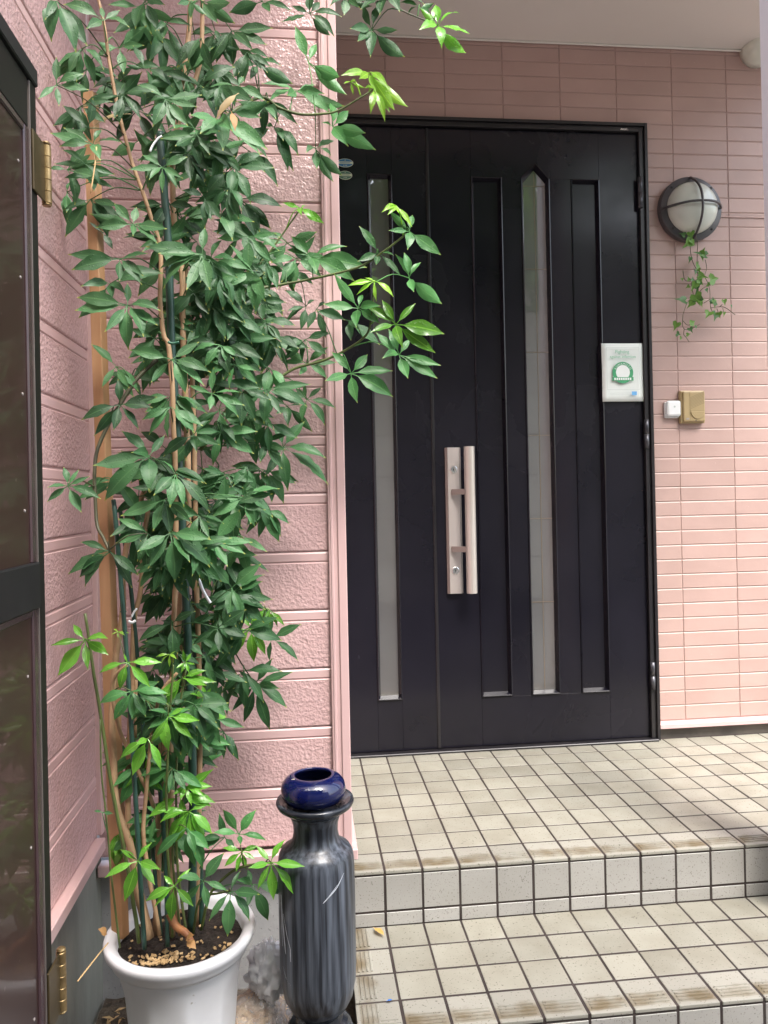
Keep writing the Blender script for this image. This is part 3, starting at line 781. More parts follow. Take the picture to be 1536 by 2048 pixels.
# ivy spray hanging from the lamp
ivy = thing('ivy_spray', (lc.x, YW, lc.z-RL-.4), 'artificial ivy spray hanging below the round wall lamp', 'plant')
def iv(x, y, Y=-.035): return at(1330+x/8.533, 460+y/8.533, Y)
VINES = [[(440, 60), (430, 200), (440, 400), (480, 560), (540, 680), (570, 820), (450, 900), (480, 1080), (470, 1150)],
 [(500, 60), (555, 200), (550, 420), (550, 760), (590, 880), (560, 960)], [(680, 760), (710, 650), (690, 510)], [(600, 730), (700, 840), (760, 1000), (770, 1180), (780, 1330), (830, 1420)],
 [(780, 1330), (930, 1310), (1040, 1330), (1200, 1450)], [(930, 1310), (980, 1270)], [(985, 1330), (1000, 1400)], [(885, 1340), (915, 1420)],
 [(310, 1430), (300, 1600), (330, 1690), (440, 1690), (595, 1605)], [(330, 1690), (320, 1780), (360, 1830), (410, 1910)], [(300, 1540), (380, 1620), (480, 1600)],
 [(450, 880), (340, 850), (305, 680)], [(470, 1150), (380, 1240), (310, 1430)], [(740, 950), (640, 1000), (560, 1100)], [(770, 1180), (660, 1250)]]
vs, fs = [], []
for k, vn in enumerate(VINES):
    P = [iv(x, y, -.03-.012*math.sin(i*1.3+k)) for i, (x, y) in enumerate(vn)]
    tube_geo(smooth_path(P, 4), .0013, 5, vs, fs)
link('vine', mesh(vs, fs), 'ivy_vine', ivy, True)
IVL = [(610, 400, 175, 200), (640, 360, 90, 290), (630, 480, 95, 80), (425, 510, 80, 100), (560, 570, 95, 300), (530, 640, 120, 110), (500, 730, 105, 100), (585, 690, 60, 60), (640, 800, 130, 20), (540, 890, 120, 170), (620, 880, 120, 40), (500, 960, 110, 120), (560, 990, 90, 60),
 (470, 1010, 80, 90), (400, 830, 60, 250), (480, 830, 70, 280), (290, 850, 45, 90), (390, 970, 55, 150), (540, 1120, 150, 260), (560, 1180, 160, 60), (620, 1200, 100, 350), (270, 1190, 150, 190), (440, 1270, 105, 130), (630, 1275, 70, 60), (840, 1190, 130, 290), (840, 1270, 120, 80),
 (720, 1450, 130, 130), (850, 1480, 130, 110), (940, 1450, 90, 60), (1015, 1235, 80, 80), (1130, 1310, 60, 80), (1010, 1440, 65, 90), (190, 1640, 115, 110), (240, 1775, 80, 10), (285, 1840, 55, 0), (400, 1780, 60, 350), (435, 1715, 80, 70), (490, 1570, 100, 330), (460, 1620, 60, 10), (540, 1640, 50, 330), (860, 825, 170, 345), (760, 930, 70, 10), (715, 1035, 60, 60), (380, 240, 150, 140), (470, 220, 90, 60), (300, 70, 80, 200), (440, 100, 110, 90)]
def ivy_leaf():
    o = [(0, 0), (-.28, -.18), (-.5, .02), (-.36, .34), (-.16, .5), (0, 1), (.16, .5), (.36, .34), (.5, .02), (.28, -.18)]
    v = [(x, -.10*abs(x)*1.6+.1*(y-.3)**2, y) for x, y in o]+[(0, .04, .3)]
    n = len(o); return mesh(v, [(i, (i+1) % n, n) for i in range(n)])
for mt in ('ivy', 'ivy_dark'):
    pass
il = {k: ivy_leaf() for k in ('ivy', 'ivy_dark')}
for k in il: il[k].materials.append(MATS[k])
for i, (x, y, s, a) in enumerate(IVL):
    o = bpy.data.objects.new('leaf', il['ivy' if i % 3 else 'ivy_dark']); COL.objects.link(o); adopt(o, ivy)
    L = 1.45*s/8.533*2.85/F_PX
    d = Vector((math.cos(R(a)), 0, -math.sin(R(a))))
    c = iv(x, y, -.035-.015*rnd.random())-d*L*.4
    rot = Matrix.Rotation(R(a)+R(90), 4, 'Y') @ Matrix.Rotation(rnd.uniform(-.5, .5), 4, 'X') @ Matrix.Rotation(rnd.uniform(-.7, .7), 4, 'Z')
    o.matrix_basis = Matrix.Translation(c) @ rot @ Matrix.Diagonal((L*.95, L, L, 1))

# ================================================================== gate folded against the left wall
XG = -.60; GY1 = -1.67
gt = thing('garden_gate', (XG, -2.0, GZ+.05), 'dark brown panelled gate swung open along the left wall', 'gate')
def gx(px, py):     # point on gate face
    d = fw+rt*((px-768)/F_PX)-up*((py-CY_PX)/F_PX); return CAM+d*((XG-CAM.x)/d.x)
e = gx(90, 1000); GY1 = e.y; ztop = gx(75, 150).z
GY0 = GY1-.78; zbot = GZ+.06
st = .036; bd = .02
zr = gx(75, 1170).z
box('end_stile', (XG-.036, GY1-st, zbot), (XG, GY1-.007, ztop-.026), 'gate_frame', gt, .002)
box('edge_strip', (XG-.04, GY1-.008, zbot), (XG-.003, GY1, ztop-.001), 'gate_rail', gt, .0015)
box('light_bead', (XG-.006, GY1-st-.0022, zbot), (XG+.0006, GY1-st+.0004, ztop-.03), 'gate_line', gt, .0005)
box('end_stile', (XG-.036, GY0, zbot), (XG, GY0+st, ztop-.026), 'gate_frame', gt, .002)
box('top_cap', (XG-.04, GY0-.002, ztop-.027), (XG+.004, GY1-.0085, ztop), 'gate_rail', gt, .002)
box('top_rail', (XG-.034, GY0+st, ztop-.105), (XG-.002, GY1-st-.003, ztop-.0275), 'gate_frame', gt, .002)
zp1 = ztop-.105
for (za, zb) in ((zr+.034, zp1), (zbot+.08, zr-.034)):
    pn = box('panel', (XG-.010, GY0+st+.003, za), (XG-.0045, GY1-st-.003, zb), 'gate_panel', gt)
    bm = bmesh.new()
    bm_box(bm, (XG-.009, GY1-st-bd-.003, za), (XG-.0008, GY1-st-.0032, zb), .0025)
    bm_box(bm, (XG-.009, GY0+st+.003, zb-.013), (XG-.001, GY1-st-bd-.003, zb-.0003), .0025)
    bm_box(bm, (XG-.009, GY0+st+.003, za), (XG-.0008, GY0+st+bd, zb-.013), .0025)
    link('bead', bm_mesh(bm), 'gate_bead', pn)
    for k in range(4):
        z = za+(zb-za)*(.12+.26*k)
        me = lathe_me([(.0025, 0), (.0025, .001), (.0012, .0016)], 10); me.transform(Matrix.Translation((XG-.0045, GY1-st-bd-.022, z)) @ Matrix.Rotation(R(90), 4, 'Y')); link('screw', me, 'screw', pn)
box('middle_rail', (XG-.03, GY0+st, zr-.035), (XG+.004, GY1-st-.0032, zr+.035), 'gate_rail', gt, .002)
box('bottom_rail', (XG-.034, GY0+st, zbot), (XG-.001, GY1-st-.003, zbot+.082), 'gate_frame', gt, .002)
def hinge(zc, hh, lab):
    h = box('hinge', (XG+.0005, GY1-.036, zc-hh), (XG+.0042, GY1+.017, zc+hh), 'brass_plate', gt, .001)
    h['label'] = lab
    yk = GY1+.0235
    for k in range(5):
        za = zc-hh+k*2*hh/5; zb = za+2*hh/5
        link('knuckle', lathe_me([(.0070, 0), (.0078, .0007), (.0078, zb-za-.0009), (.0070, zb-za-.0002)], 20, (XG+.004, yk, za)), 'brass', h, False)
    for zz in (zc-hh-.004, zc+hh+.001):
        me = lathe_me([(.0065, 0), (.0075, .002), (.006, .0045), (.002, .006)], 14, (XG+.004, yk, zz)); link('pin_cap', me, 'brass', h)
hinge(gx(88, 350).z, .047, 'upper brass butt hinge'); hinge(gx(115, 1967).z, .047, 'lower brass butt hinge')

# ================================================================== vase, bowl, bag
VX, VY = -.181, -1.275
vase = thing('stone_vase', (VX, VY, GZ), 'tall black marble urn with flared rim beside the tiled steps', 'vase')
body = [(.048, -.095), (.062, -.085), (.072, -.066), (.0785, -.035), (.0805, .0), (.081, .15), (.0805, .215), (.0785, .232), (.072, .243), (.058, .252), (.050, .262), (.0465, .278), (.0475, .296), (.053, .312), (.062, .322)]
link('body', lathe_me(body, 72, (VX, VY, 0)), 'marble', vase, True)
link('rim', lathe_me([(.060, .320), (.0795, .3335), (.0825, .3405), (.081, .346), (.072, .3445), (.055, .336), (.04, .31)], 72, (VX, VY, 0)), 'marble_top', vase, True)
base = [(.088, GZ+.005), (.090, GZ+.05), (.086, GZ+.085), (.082, GZ+.09), (.0835, GZ+.105), (.079, GZ+.118), (.076, GZ+.121), (.077, GZ+.134), (.072, GZ+.146), (.068, GZ+.149), (.068, GZ+.158), (.060, GZ+.168), (.050, GZ+.174), (.046, GZ+.186), (.050, -.094)]
link('plinth', lathe_me(base, 72, (VX, VY, 0)), 'marble_top', vase, False)
def on_body(a, z, off=.0006):
    for (r_, z_), (r2, z2) in zip(body, body[1:]):
        if z_ <= z <= z2: r = r_+(r2-r_)*(z-z_)/max(z2-z_, 1e-6); break
    else: r = .08
    return Vector((VX+(r+off)*math.cos(a), VY+(r+off)*math.sin(a), z))
def scr(pts, wd, nm='scratch'):
    vs = []; fs = []
    P = []
    for (a0, z0), (a1, z1) in zip(pts, pts[1:]):
        for k in range(6): P.append((a0+(a1-a0)*k/6, z0+(z1-z0)*k/6))
    P.append(pts[-1])
    for i, (a, z) in enumerate(P):
        t = wd*(.35+.65*math.sin(math.pi*(i+.5)/len(P)))*(.7+.6*rnd.random())
        d = Vector((0, 1)) if False else None
        vs += [on_body(R(a)-t/.08*.7, z+t*.5), on_body(R(a)+t/.08*.7, z-t*.5)]
        if i: fs.append((2*i-2, 2*i-1, 2*i+1, 2*i))
    link(nm, mesh(vs, fs), 'scratch', vase)
scr([(278, .165), (300, .19), (313, .213)], .0011)
scr([(279, .167), (301, .195)], .0006)
scr([(205, .165), (208, .12), (212, .08), (215, .05)], .0035)
scr([(211, .13), (219, .09), (226, .065), (226, .04)], .002)
scr([(204, .15), (206, .06)], .002)
scr([(206, .02), (215, .0), (226, -.012), (234, -.02)], .002)

bowl = thing('blue_bowl', (VX-.003, VY, .336), 'chipped cobalt blue glazed bowl resting on top of the marble urn', 'bowl')
bp = [(.030, .337), (.046, .3385), (.060, .346), (.0675, .358), (.0685, .369), (.0655, .381), (.057, .391), (.047, .3965), (.0405, .3978)]
link('body', lathe_me(bp+[(.0385, .3968), (.040, .392), (.05, .385)], 64, (VX-.003, VY, 0), None, False), 'bowl', bowl, True)
link('inside', lathe_me([(.0395, .3935), (.052, .384), (.058, .372), (.054, .356), (.03, .346), (.004, .345)], 48, (VX-.003, VY, 0), None, True, False), 'bowl_in', bowl, True)
ch = [Vector((VX-.003+(.0525-.004*k)*math.cos(R(196+7*k)), VY+(.0525-.004*k)*math.sin(R(196+7*k)), .3915+.0028*k)) for k in range(3)]
tube('chipped_edge', ch, [.0008, .0016, .001], 'bowl_chip', bowl, 5)

bag = thing('plastic_bag', (-.305, -1.16, GZ), 'clear knotted plastic bag of brown wood shavings behind pot', 'bag')
def blob(c, rx, ry, rz, seed, amp, fr_, n=40, mt='film', name='film', parent=None, ridge=0):
    vs, fs = [], []; mN = n//2
    for i in range(mN+1):
        th = math.pi*i/mN
        for k in range(n):
            ph = 2*math.pi*k/n
            d = Vector((math.sin(th)*math.cos(ph), math.sin(th)*math.sin(ph), math.cos(th)))
            q = 1+amp*noise.noise(d*fr_+Vector((seed, 0, 0)))+amp*.5*noise.noise(d*fr_*2.3+Vector((0, seed, 0)))
            if mt == 'film_thick': q += .22*(.35-abs(noise.noise(d*5+Vector((seed, 1, 0)))))*1.6+.12*(.3-abs(noise.noise(d*11+Vector((1, seed, 0)))))
            if ridge: q += ridge*math.sin(ph*9+3*noise.noise(d*2))*max(0, math.cos(th))**.6*math.sin(th)
            vs.append((c[0]+d.x*rx*q, c[1]+d.y*ry*q, c[2]+d.z*rz*q))
    for i in range(mN):
        for k in range(n):
            k2 = (k+1) % n; fs.append((i*n+k, (i+1)*n+k, (i+1)*n+k2, i*n+k2))
    me = mesh(vs, [f[::-1] for f in fs]); return link(name, me, mt, parent, True)
blob((-.325, -1.17, GZ+.085), .075, .065, .085, 2, .12, 3, 36, 'sawdust', 'shavings', bag)
blob((-.322, -1.175, GZ+.088), .083, .073, .093, 2, .14, 3.2, 56, 'film', 'sack', bag, .05)
blob((-.288, -1.185, GZ+.225), .043, .04, .055, 7, .35, 3.2, 56, 'film_thick', 'knotted_top', bag, .10)
blob((-.29, -1.18, GZ+.215), .032, .03, .042, 9, .45, 4, 40, 'film_thick', 'folded_film', bag, .10)
neck = [Vector((-.31, -1.18, GZ+.15)), Vector((-.302, -1.183, GZ+.175)), Vector((-.296, -1.185, GZ+.195))]
tube('neck', smooth_path(neck, 4), [.036, .030, .024, .020, .018, .019, .022, .027, .03], 'film', bag, 14)
for k in range(5):
    a = at(540+k*9, 1965, -1.19); 
    P = [Vector((-.296, -1.19, GZ+.185)), Vector((-.285+.008*k, -1.225, GZ+.15-.005*k)), Vector((-.29+.016*k, -1.236, GZ+.06)), Vector((-.295+.014*k, -1.236, GZ+.02))]
    tube('loose_fold', smooth_path(P, 4), [.003]+[.0065]*11+[.004], 'film', bag, 6)

# ================================================================== flower pot
PXc, PYc = -.468, -1.25
pot = thing('flower_pot', (PXc, PYc, GZ), 'large white plastic flower pot with rolled rim and fluted sides', 'flower pot')
ZR = .082
def flute(a, z):
    t = min(1, max(0, (ZR-.075-z)/.03)); return 1-.045*t*abs(math.sin(a*5+.4))**.7
bodyp = [(.098, GZ+.02), (.101, GZ+.05), (.107, GZ+.12), (.114, GZ+.2), (.120, ZR-.1), (.124, ZR-.075), (.127, ZR-.055), (.131, ZR-.04)]
link('body', lathe_me(bodyp, 100, (PXc, PYc, 0), flute), 'pot', pot, True)
link('rim', lathe_me([(.131, ZR-.042), (.1405, ZR-.041), (.1435, ZR-.034), (.147, ZR-.026), (.1535, ZR-.018), (.1555, ZR-.008), (.153, ZR-.001), (.146, ZR), (.134, ZR-.004), (.128, ZR-.012), (.1255, ZR-.05)], 96, (PXc, PYc, 0)), 'pot', pot, True)
sz = ZR-.028
vs = [(PXc, PYc, sz+.004)]; fs = []
for i in range(1, 11):
    for k in range(40):
        a = 2*math.pi*k/40; r = .128*i/10; x = PXc+r*math.cos(a); y = PYc+r*math.sin(a)
        vs.append((x, y, sz+.007*noise.noise((x*40, y*40, 1))+.004*noise.noise((x*110, y*110, 2))))
for k in range(40): fs.append((0, 1+k, 1+(k+1) % 40))
for i in range(9):
    for k in range(40): a = 1+i*40+k; b = 1+i*40+(k+1) % 40; fs.append((a, a+40, b+40, b))
link('potting_soil', mesh(vs, fs), 'soil', pot, True)
vs, fs = [], []
for i in range(150):
    if i < 95:
        c = at(rnd.gauss(285, 22), 1885, -1.3); x, y = PXc-.025+rnd.gauss(0, .035), PYc-.085+abs(rnd.gauss(0, .018))
    else:
        a = rnd.uniform(0, 6.28); r = .12*math.sqrt(rnd.random()); x, y = PXc+r*math.cos(a), PYc+r*math.sin(a)
    if (x-PXc)**2+(y-PYc)**2 > .122**2: continue
    s = rnd.uniform(.002, .005); z = sz+.006+.004*noise.noise((x*40, y*40, 1)); b = len(vs)
    q = Matrix.Rotation(rnd.uniform(0, 6), 3, 'Z') @ Matrix.Rotation(rnd.uniform(-.8, .8), 3, 'X')
    for sx in (-1, 1):
        for sy in (-1, 1):
            for szz in (-1, 1): vs.append(Vector((x, y, z))+q @ Vector((sx*s*rnd.uniform(.6, 1.1), sy*s*.7*rnd.uniform(.7, 1.1), szz*s*.35)))
    fs += [tuple(b+k for k in f) for f in ((0, 1, 3, 2), (4, 6, 7, 5), (0, 4, 5, 1), (2, 3, 7, 6), (0, 2, 6, 4), (1, 5, 7, 3))]
ck = link('bark_chips', mesh(vs, fs), 'chip', pot); ck['kind'] = 'stuff'

# ================================================================== the plant
plant = thing('umbrella_plant', (PXc, PYc, sz), 'tall umbrella plant with glossy palmate leaves growing from white pot', 'plant')
def blade(vs, fs, uvs, H, Tp, nrm, width, seed, droop):
    """leaflet from hub H to tip Tp: short stalk, then a pointed folded blade"""
    ax = Tp-H; L = ax.length
    if L < .004: return
    d = ax.normalized(); s = d.cross(nrm)
    if s.length < .05: s = d.cross(Vector((0, .3, 1)))
    s.normalize(); n = s.cross(d).normalized()
    if n.z < 0 and abs(d.z) < .9: n = -n; s = -s
    N = 10; stalk = .16; b0 = len(vs)
    bend = droop*L; wob = seed*7.1
    def mid(t): return H+ax*t+n*(bend*(4*t*(1-t))*.5)-Vector((0, 0, bend*.3*(t*t-t)))*0
    # stalk: flat narrow strip widening into the blade
    prof = [0.0, .42, .74, .93, 1.0, .97, .86, .68, .46, .20, .0]
    rows = []
    sw = max(.0009, L*.012)
    for j in range(3): rows.append((stalk*j/3, sw, 0))
    for j in range(N+1): rows.append((stalk+(1-stalk)*j/N, max(width*prof[j], sw if j == 0 else .0004), j/N))
    fold = .22+.1*math.sin(wob)
    for (t, wv, v) in rows:
        c = mid(t); rip = .10*math.sin(t*19+wob)*wv+.06*math.sin(t*31+wob*2)*wv
        vs.append(c-s*wv+n*(wv*fold+rip)); vs.append(c-s*wv*.5+n*(wv*fold*.35)); vs.append(c); vs.append(c+s*wv*.5+n*(wv*fold*.35)); vs.append(c+s*wv+n*(wv*fold-rip))
        for u in (0, .25, .5, .75, 1): uvs.append((u, v))
    for i in range(len(rows)-1):
        for k in range(4): fs.append((b0+i*5+k, b0+i*5+k+1, b0+(i+1)*5+k+1, b0+(i+1)*5+k))

STEM_PTS = []
def stem(pts, r0_, r1_, mt='stem', name='stem', Ys=None, n=8):
    P = []
    for i, p in enumerate(pts):
        Y = p[2] if len(p) > 2 else (Ys[0]+(Ys[1]-Ys[0])*i/(len(pts)-1) if Ys else -1.2)
        P.append(at(p[0], p[1], Y))
    S = smooth_path(P, 5)
    for q in S: q += Vector((noise.noise(q*16), noise.noise(q*16+Vector((9, 0, 0))), 0))*.002
    STEM_PTS.extend(S[::2])
    return tube(name, S, [r0_+(r1_-r0_)*i/(len(S)-1) for i in range(len(S))], mt, plant, n)
YB_ = -1.24
stem([(345, 1872), (341, 1500), (352, 1100), (345, 800), (337, 695), (327, 670), (321, 613), (321, 529), (316, 477), (296, 415), (277, 360), (259, 308), (243, 246), (229, 178), (216, 114), (207, 43), (194, -10)], .006, .0032, Ys=(-1.25, -1.2))
stem([(310, 1870), (330, 1500), (372, 1100), (375, 900), (370, 760), (366, 677), (364, 545), (352, 470), (345, 400), (348, 296), (362, 223), (366, 173), (378, 66), (382, -10)], .0072, .0058, Ys=(-1.22, -1.14))
stem([(362, 223), (389, 164), (403, 107), (405, 18), (402, -20)], .0055, .0048, Ys=(-1.143, -1.14))
stem([(392, 1860), (400, 1500), (392, 1100), (388, 850), (384, 740), (383, 680), (376, 600), (374, 570), (372, 500)], .006, .0045, Ys=(-1.2, -1.15))
stem([(297, 1878), (275, 1783), (260, 1689), (237, 1626), (231, 1580), (227, 1507), (224, 1439), (226, 1379), (231, 1316), (246, 1220), (246, 1150), (262, 1060), (300, 950)], .0082, .0055, Ys=(-1.31, -1.2))
stem([(303, 1875), (262, 1700), (256, 1560), (262, 1425), (265, 1357), (268, 1245), (282, 1180), (287, 1080), (300, 1000)], .0068, .0048, Ys=(-1.27, -1.18))
stem([(317, 1860), (317, 1660), (303, 1603), (284, 1557), (249, 1484), (236, 1448), (224, 1384), (232, 1350), (255, 1330)], .0045, .0033, Ys=(-1.24, -1.32))
stem([(320, 1870), (289, 1689), (295, 1560), (302, 1482), (318, 1400), (330, 1372), (354, 1346)], .0045, .0032, Ys=(-1.30, -1.27))
stem([(360, 1870), (330, 1600), (320, 1489), (341, 1436), (361, 1393), (368, 1348), (362, 1290)], .0045, .003, Ys=(-1.25, -1.22))
stem([(270, 1475), (272, 1360), (270, 1425)], .003, .003, Ys=(-1.23, -1.23))
stem([(338, 1826), (352, 1852), (372, 1866), (386, 1890)], .0085, .006, 'stem_dead', 'dead_stem', (-1.33, -1.36))
# green shoots
stem([(314, 719), (275, 757), (234, 817), (204, 876), (189, 931), (193, 1040), (207, 1075), (220, 1104)], .0048, .003, 'stem_dark', 'shoot', (-1.19, -1.33))
stem([(278, 1885), (256, 1740), (224, 1580), (202, 1436), (188, 1348), (171, 1227)], .0042, .0028, 'stem_green', 'shoot', (-1.31, -1.36))
stem([(240, 1895), (222, 1740), (211, 1626), (203, 1540), (200, 1440)], .0022, .0014, 'stem_green', 'shoot', (-1.34, -1.36))
stem([(345, 1875), (336, 1700), (333, 1620), (336, 1500), (342, 1380), (345, 1330)], .003, .002, 'stem_green', 'shoot', (-1.3, -1.3))
stem([(374, 1875), (356, 1740), (352, 1600), (356, 1440), (372, 1340)], .003, .002, 'stem_green', 'shoot', (-1.29, -1.28))
stem([(362, 1870), (345, 1700), (366, 1600), (374, 1575)], .0025, .0018, 'stem_green', 'shoot', (-1.28, -1.28))
stem([(402, 1860), (420, 1790), (450, 1755), (480, 1735), (520, 1728), (542, 1725)], .0032, .0025, 'stem_green', 'shoot', (-1.25, -1.33))
stem([(386, 1870), (400, 1800), (440, 1786), (461, 1783)], .0028, .002, 'stem_green', 'shoot', (-1.25, -1.34))
stem([(400, 300, -1.15), (450, 235, -1.12), (520, 195, -1.08), (555, 214, -1.06), (596, 228, -1.06), (640, 228, -1.06), (676, 221, -1.06), (731, 189, -1.06), (750, 175, -1.06)], .0045, .002, 'stem_green', 'branch')
stem([(390, 700, -1.15), (450, 610, -1.1), (520, 578, -1.06), (560, 570, -1.05), (626, 557, -1.05), (715, 535, -1.06), (772, 500, -1.07), (812, 468, -1.08)], .0046, .0022, 'stem_green', 'branch')
stem([(400, 900, -1.14), (470, 800, -1.08), (530, 762, -1.04), (560, 754, -1.03), (593, 736, -1.03), (660, 716, -1.04), (726, 677, -1.06), (742, 640, -1.08), (749, 566, -1.10)], .0048, .0022, 'stem_green', 'branch')
stem([(470, 640, -1.08), (508, 545, -1.04), (550, 490, -1.03), (601, 417, -1.03)], .0028, .0018, 'stem_green', 'branch')
stem([(440, -60, -1.12), (560, -30, -1.08), (660, -20, -1.06), (780, 0, -1.05), (806, 22, -1.05), (876, 52, -1.05)], .003, .0016, 'stem_dark', 'branch')
stem([(392, 1500, -1.18), (420, 1330, -1.1), (470, 1280, -1.05), (502, 1257, -1.02), (539, 1220, -1.02)], .0028, .0018, 'stem_green', 'branch')
stem([(390, 1320, -1.18), (440, 1290, -1.08), (543, 1277, -.99)], .002, .0014, 'stem_dark', 'branch')
stem([(420, 1200, -1.12), (450, 1270, -1.06), (510, 1369, -1.0)], .0024, .0014, 'stem_dark', 'branch')

LV = []
def lf(hx, hy, tips, m_='leaf_dark', Y=-1.15): LV.append((hx, hy, tips, m_, Y))
D_, M_, G_, B_, N_ = 'leaf_dark', 'leaf_mid', 'leaf_green', 'leaf_bright', 'leaf_new_sunlit'
lf(207, 41, [(127, 9), (202, 14), (259, 55), (240, 20), (172, 58)], M_, -1.25)
lf(113, 2, [(103, 84), (152, 106), (175, 92), (90, 40)], D_, -1.36)
lf(113, 170, [(113, 114), (77, 198), (118, 212), (168, 148), (178, 180)], M_, -1.4)
lf(186, 289, [(100, 266), (119, 293), (127, 255), (204, 260), (201, 321), (244, 285)], M_, -1.33)
lf(176, 256, [(125, 211), (186, 196), (150, 290)], D_, -1.28)
lf(170, 328, [(108, 328), (125, 300), (230, 350), (200, 372)], D_, -1.3)
lf(175, 356, [(129, 356), (229, 347), (227, 376), (188, 383)], D_, -1.28)
lf(290, 2, [(227, 66), (271, 58), (318, 62), (330, 10), (250, -20)], D_, -1.12)
lf(325, 335, [(257, 339), (284, 310), (366, 357), (298, 360), (355, 378), (325, 385), (375, 314)], M_, -1.27)
lf(350, 198, [(298, 205), (334, 180), (293, 232), (337, 257), (377, 208)], D_, -1.22)
lf(393, 269, [(321, 277), (350, 292), (440, 262), (420, 310)], M_, -1.27)
lf(382, 2, [(382, 38), (355, 8), (412, 30), (402, -25)], M_, -1.25)
lf(330, 46, [(366, 113), (327, 77), (383, 52), (310, 62)], D_, -1.2)
lf(366, 108, [(351, 162), (392, 150)], D_, -1.1)
lf(289, 137, [(266, 91), (345, 175), (298, 175), (252, 130)], D_, -1.18)
lf(252, 166, [(272, 172), (234, 198), (289, 216), (186, 176), (340, 180)], D_, -1.14)
lf(205, 200, [(183, 230), (240, 208), (176, 190), (226, 250)], D_, -1.1)
lf(619, 27, [(562, 44), (583, 12), (661, 71), (684, 34), (669, 74), (621, -14), (640, 5)], D_, -.98)
lf(617, 125, [(590, 52), (633, 88), (694, 190), (679, 154)], G_, -1.03)
lf(594, 182, [(523, 168), (574, 191), (631, 169), (690, 212), (660, 227), (537, 204), (650, 188)], M_, -1.02)
lf(665, 253, [(697, 221), (642, 246), (731, 266), (697, 293), (752, 300), (660, 205)], G_, -1.03)
lf(631, 298, [(669, 282), (662, 312), (612, 306), (634, 338), (684, 351), (667, 364)], D_, -1.0)
lf(549, 255, [(534, 250), (567, 282), (576, 343), (587, 343), (597, 312)], D_, -1.0)
lf(530, 200, [(526, 271), (558, 248), (596, 250), (500, 230)], D_, -1.04)
lf(476, 173, [(416, 177), (421, 192), (530, 201), (487, 153), (514, 198), (470, 215)], M_, -1.16)
lf(528, 214, [(474, 203), (504, 235), (552, 238)], M_, -1.1)
lf(439, 239, [(380, 230), (400, 268), (446, 302), (521, 310), (536, 300), (465, 262)], M_, -1.24)
lf(514, 130, [(478, 98), (473, 121), (532, 122), (562, 132), (586, 168), (500, 160)], D_, -1.08)
lf(498, 302, [(556, 374), (480, 330), (530, 345), (470, 350)], D_, -1.06)
lf(448, 349, [(487, 364), (430, 328), (398, 352), (440, 395), (475, 320)], D_, -1.12)
lf(402, 2, [(436, 47), (470, 47), (384, 36), (372, 10), (460, 5)], M_, -1.2)
lf(524, 3, [(458, 25), (540, 24), (583, 22), (500, -20)], D_, -1.05)
lf(440, 90, [(430, 60), (455, 84), (465, 130), (412, 118), (480, 100)], D_, -1.1)
lf(430, 140, [(400, 120), (468, 150), (445, 190), (405, 165)], D_, -1.12)
lf(266, 449, [(191, 455), (179, 427), (229, 407), (273, 414), (266, 472), (315, 487), (334, 458)], M_, -1.28)
lf(239, 518, [(136, 509), (143, 540), (239, 562), (287, 552), (296, 507), (284, 570)], D_, -1.31)
lf(205, 465, [(178, 444), (226, 499)], D_, -1.26)
lf(220, 568, [(161, 573), (157, 636), (225, 598), (252, 589), (327, 547)], D_, -1.27)
lf(255, 611, [(154, 595), (150, 621), (209, 664), (287, 674), (315, 651), (321, 622), (255, 566), (257, 700)], M_, -1.32)
lf(405, 509, [(316, 507), (318, 539), (291, 493), (373, 580), (327, 578), (420, 580), (410, 455)], M_, -1.27)
lf(343, 719, [(259, 700), (398, 684), (302, 765), (371, 788), (422, 745), (409, 772)], M_, -1.33)
lf(239, 810, [(163, 840), (188, 872), (236, 758), (227, 861), (315, 794), (305, 815), (277, 859)], D_, -1.3)
lf(341, 814, [(284, 840), (298, 870), (337, 878), (389, 866), (406, 852)], M_, -1.32)
lf(136, 972, [(95, 975), (127, 934), (158, 939), (179, 953), (202, 998), (163, 1025), (94, 1004)], M_, -1.4)
lf(387, 871, [(327, 913), (371, 918), (394, 905), (440, 890), (420, 840)], D_, -1.29)
lf(298, 912, [(186, 931), (209, 1002), (298, 984), (243, 862), (330, 870), (262, 905)], D_, -1.28)
lf(350, 949, [(307, 991), (314, 920), (368, 1014), (420, 1026), (340, 1015)], M_, -1.32)
lf(330, 999, [(241, 1032), (306, 1062), (384, 1046), (401, 1034), (340, 1070)], M_, -1.31)
lf(341, 1066, [(275, 1103), (296, 1137), (350, 1165), (420, 1135), (422, 1079), (380, 1125)], M_, -1.33)
lf(220, 1104, [(136, 1149), (161, 1084), (159, 1155), (170, 1174), (264, 1176), (277, 1151), (184, 1112)], D_, -1.34)
lf(285, 1040, [(220, 1073), (232, 1090), (275, 1110), (262, 1150)], D_, -1.26)
lf(170, 1280, [(102, 1291), (116, 1351), (147, 1249), (216, 1277), (217, 1310), (176, 1340)], B_, -1.38)
lf(255, 1325, [(198, 1347), (248, 1308), (324, 1325), (240, 1379), (300, 1374)], B_, -1.36)
lf(339, 1309, [(312, 1314), (353, 1318), (339, 1334), (322, 1328), (352, 1302)], N_, -1.3)
lf(371, 1325, [(353, 1336), (390, 1329), (378, 1345), (366, 1300), (383, 1306), (362, 1346)], B_, -1.29)
lf(236, 1264, [(223, 1270), (236, 1276), (250, 1271), (228, 1258), (258, 1266)], N_, -1.3)
lf(337, 1180, [(284, 1228), (289, 1249), (297, 1188), (318, 1240)], D_, -1.16)
lf(362, 1230, [(330, 1278), (338, 1290), (352, 1300), (390, 1290), (345, 1250)], D_, -1.17)
lf(305, 1290, [(262, 1310), (280, 1285), (318, 1330), (345, 1262)], D_, -1.15)
lf(451, 1109, [(514, 1111), (538, 1144), (527, 1192), (483, 1178), (480, 1216), (428, 1169), (410, 1110)], D_, -1.14)
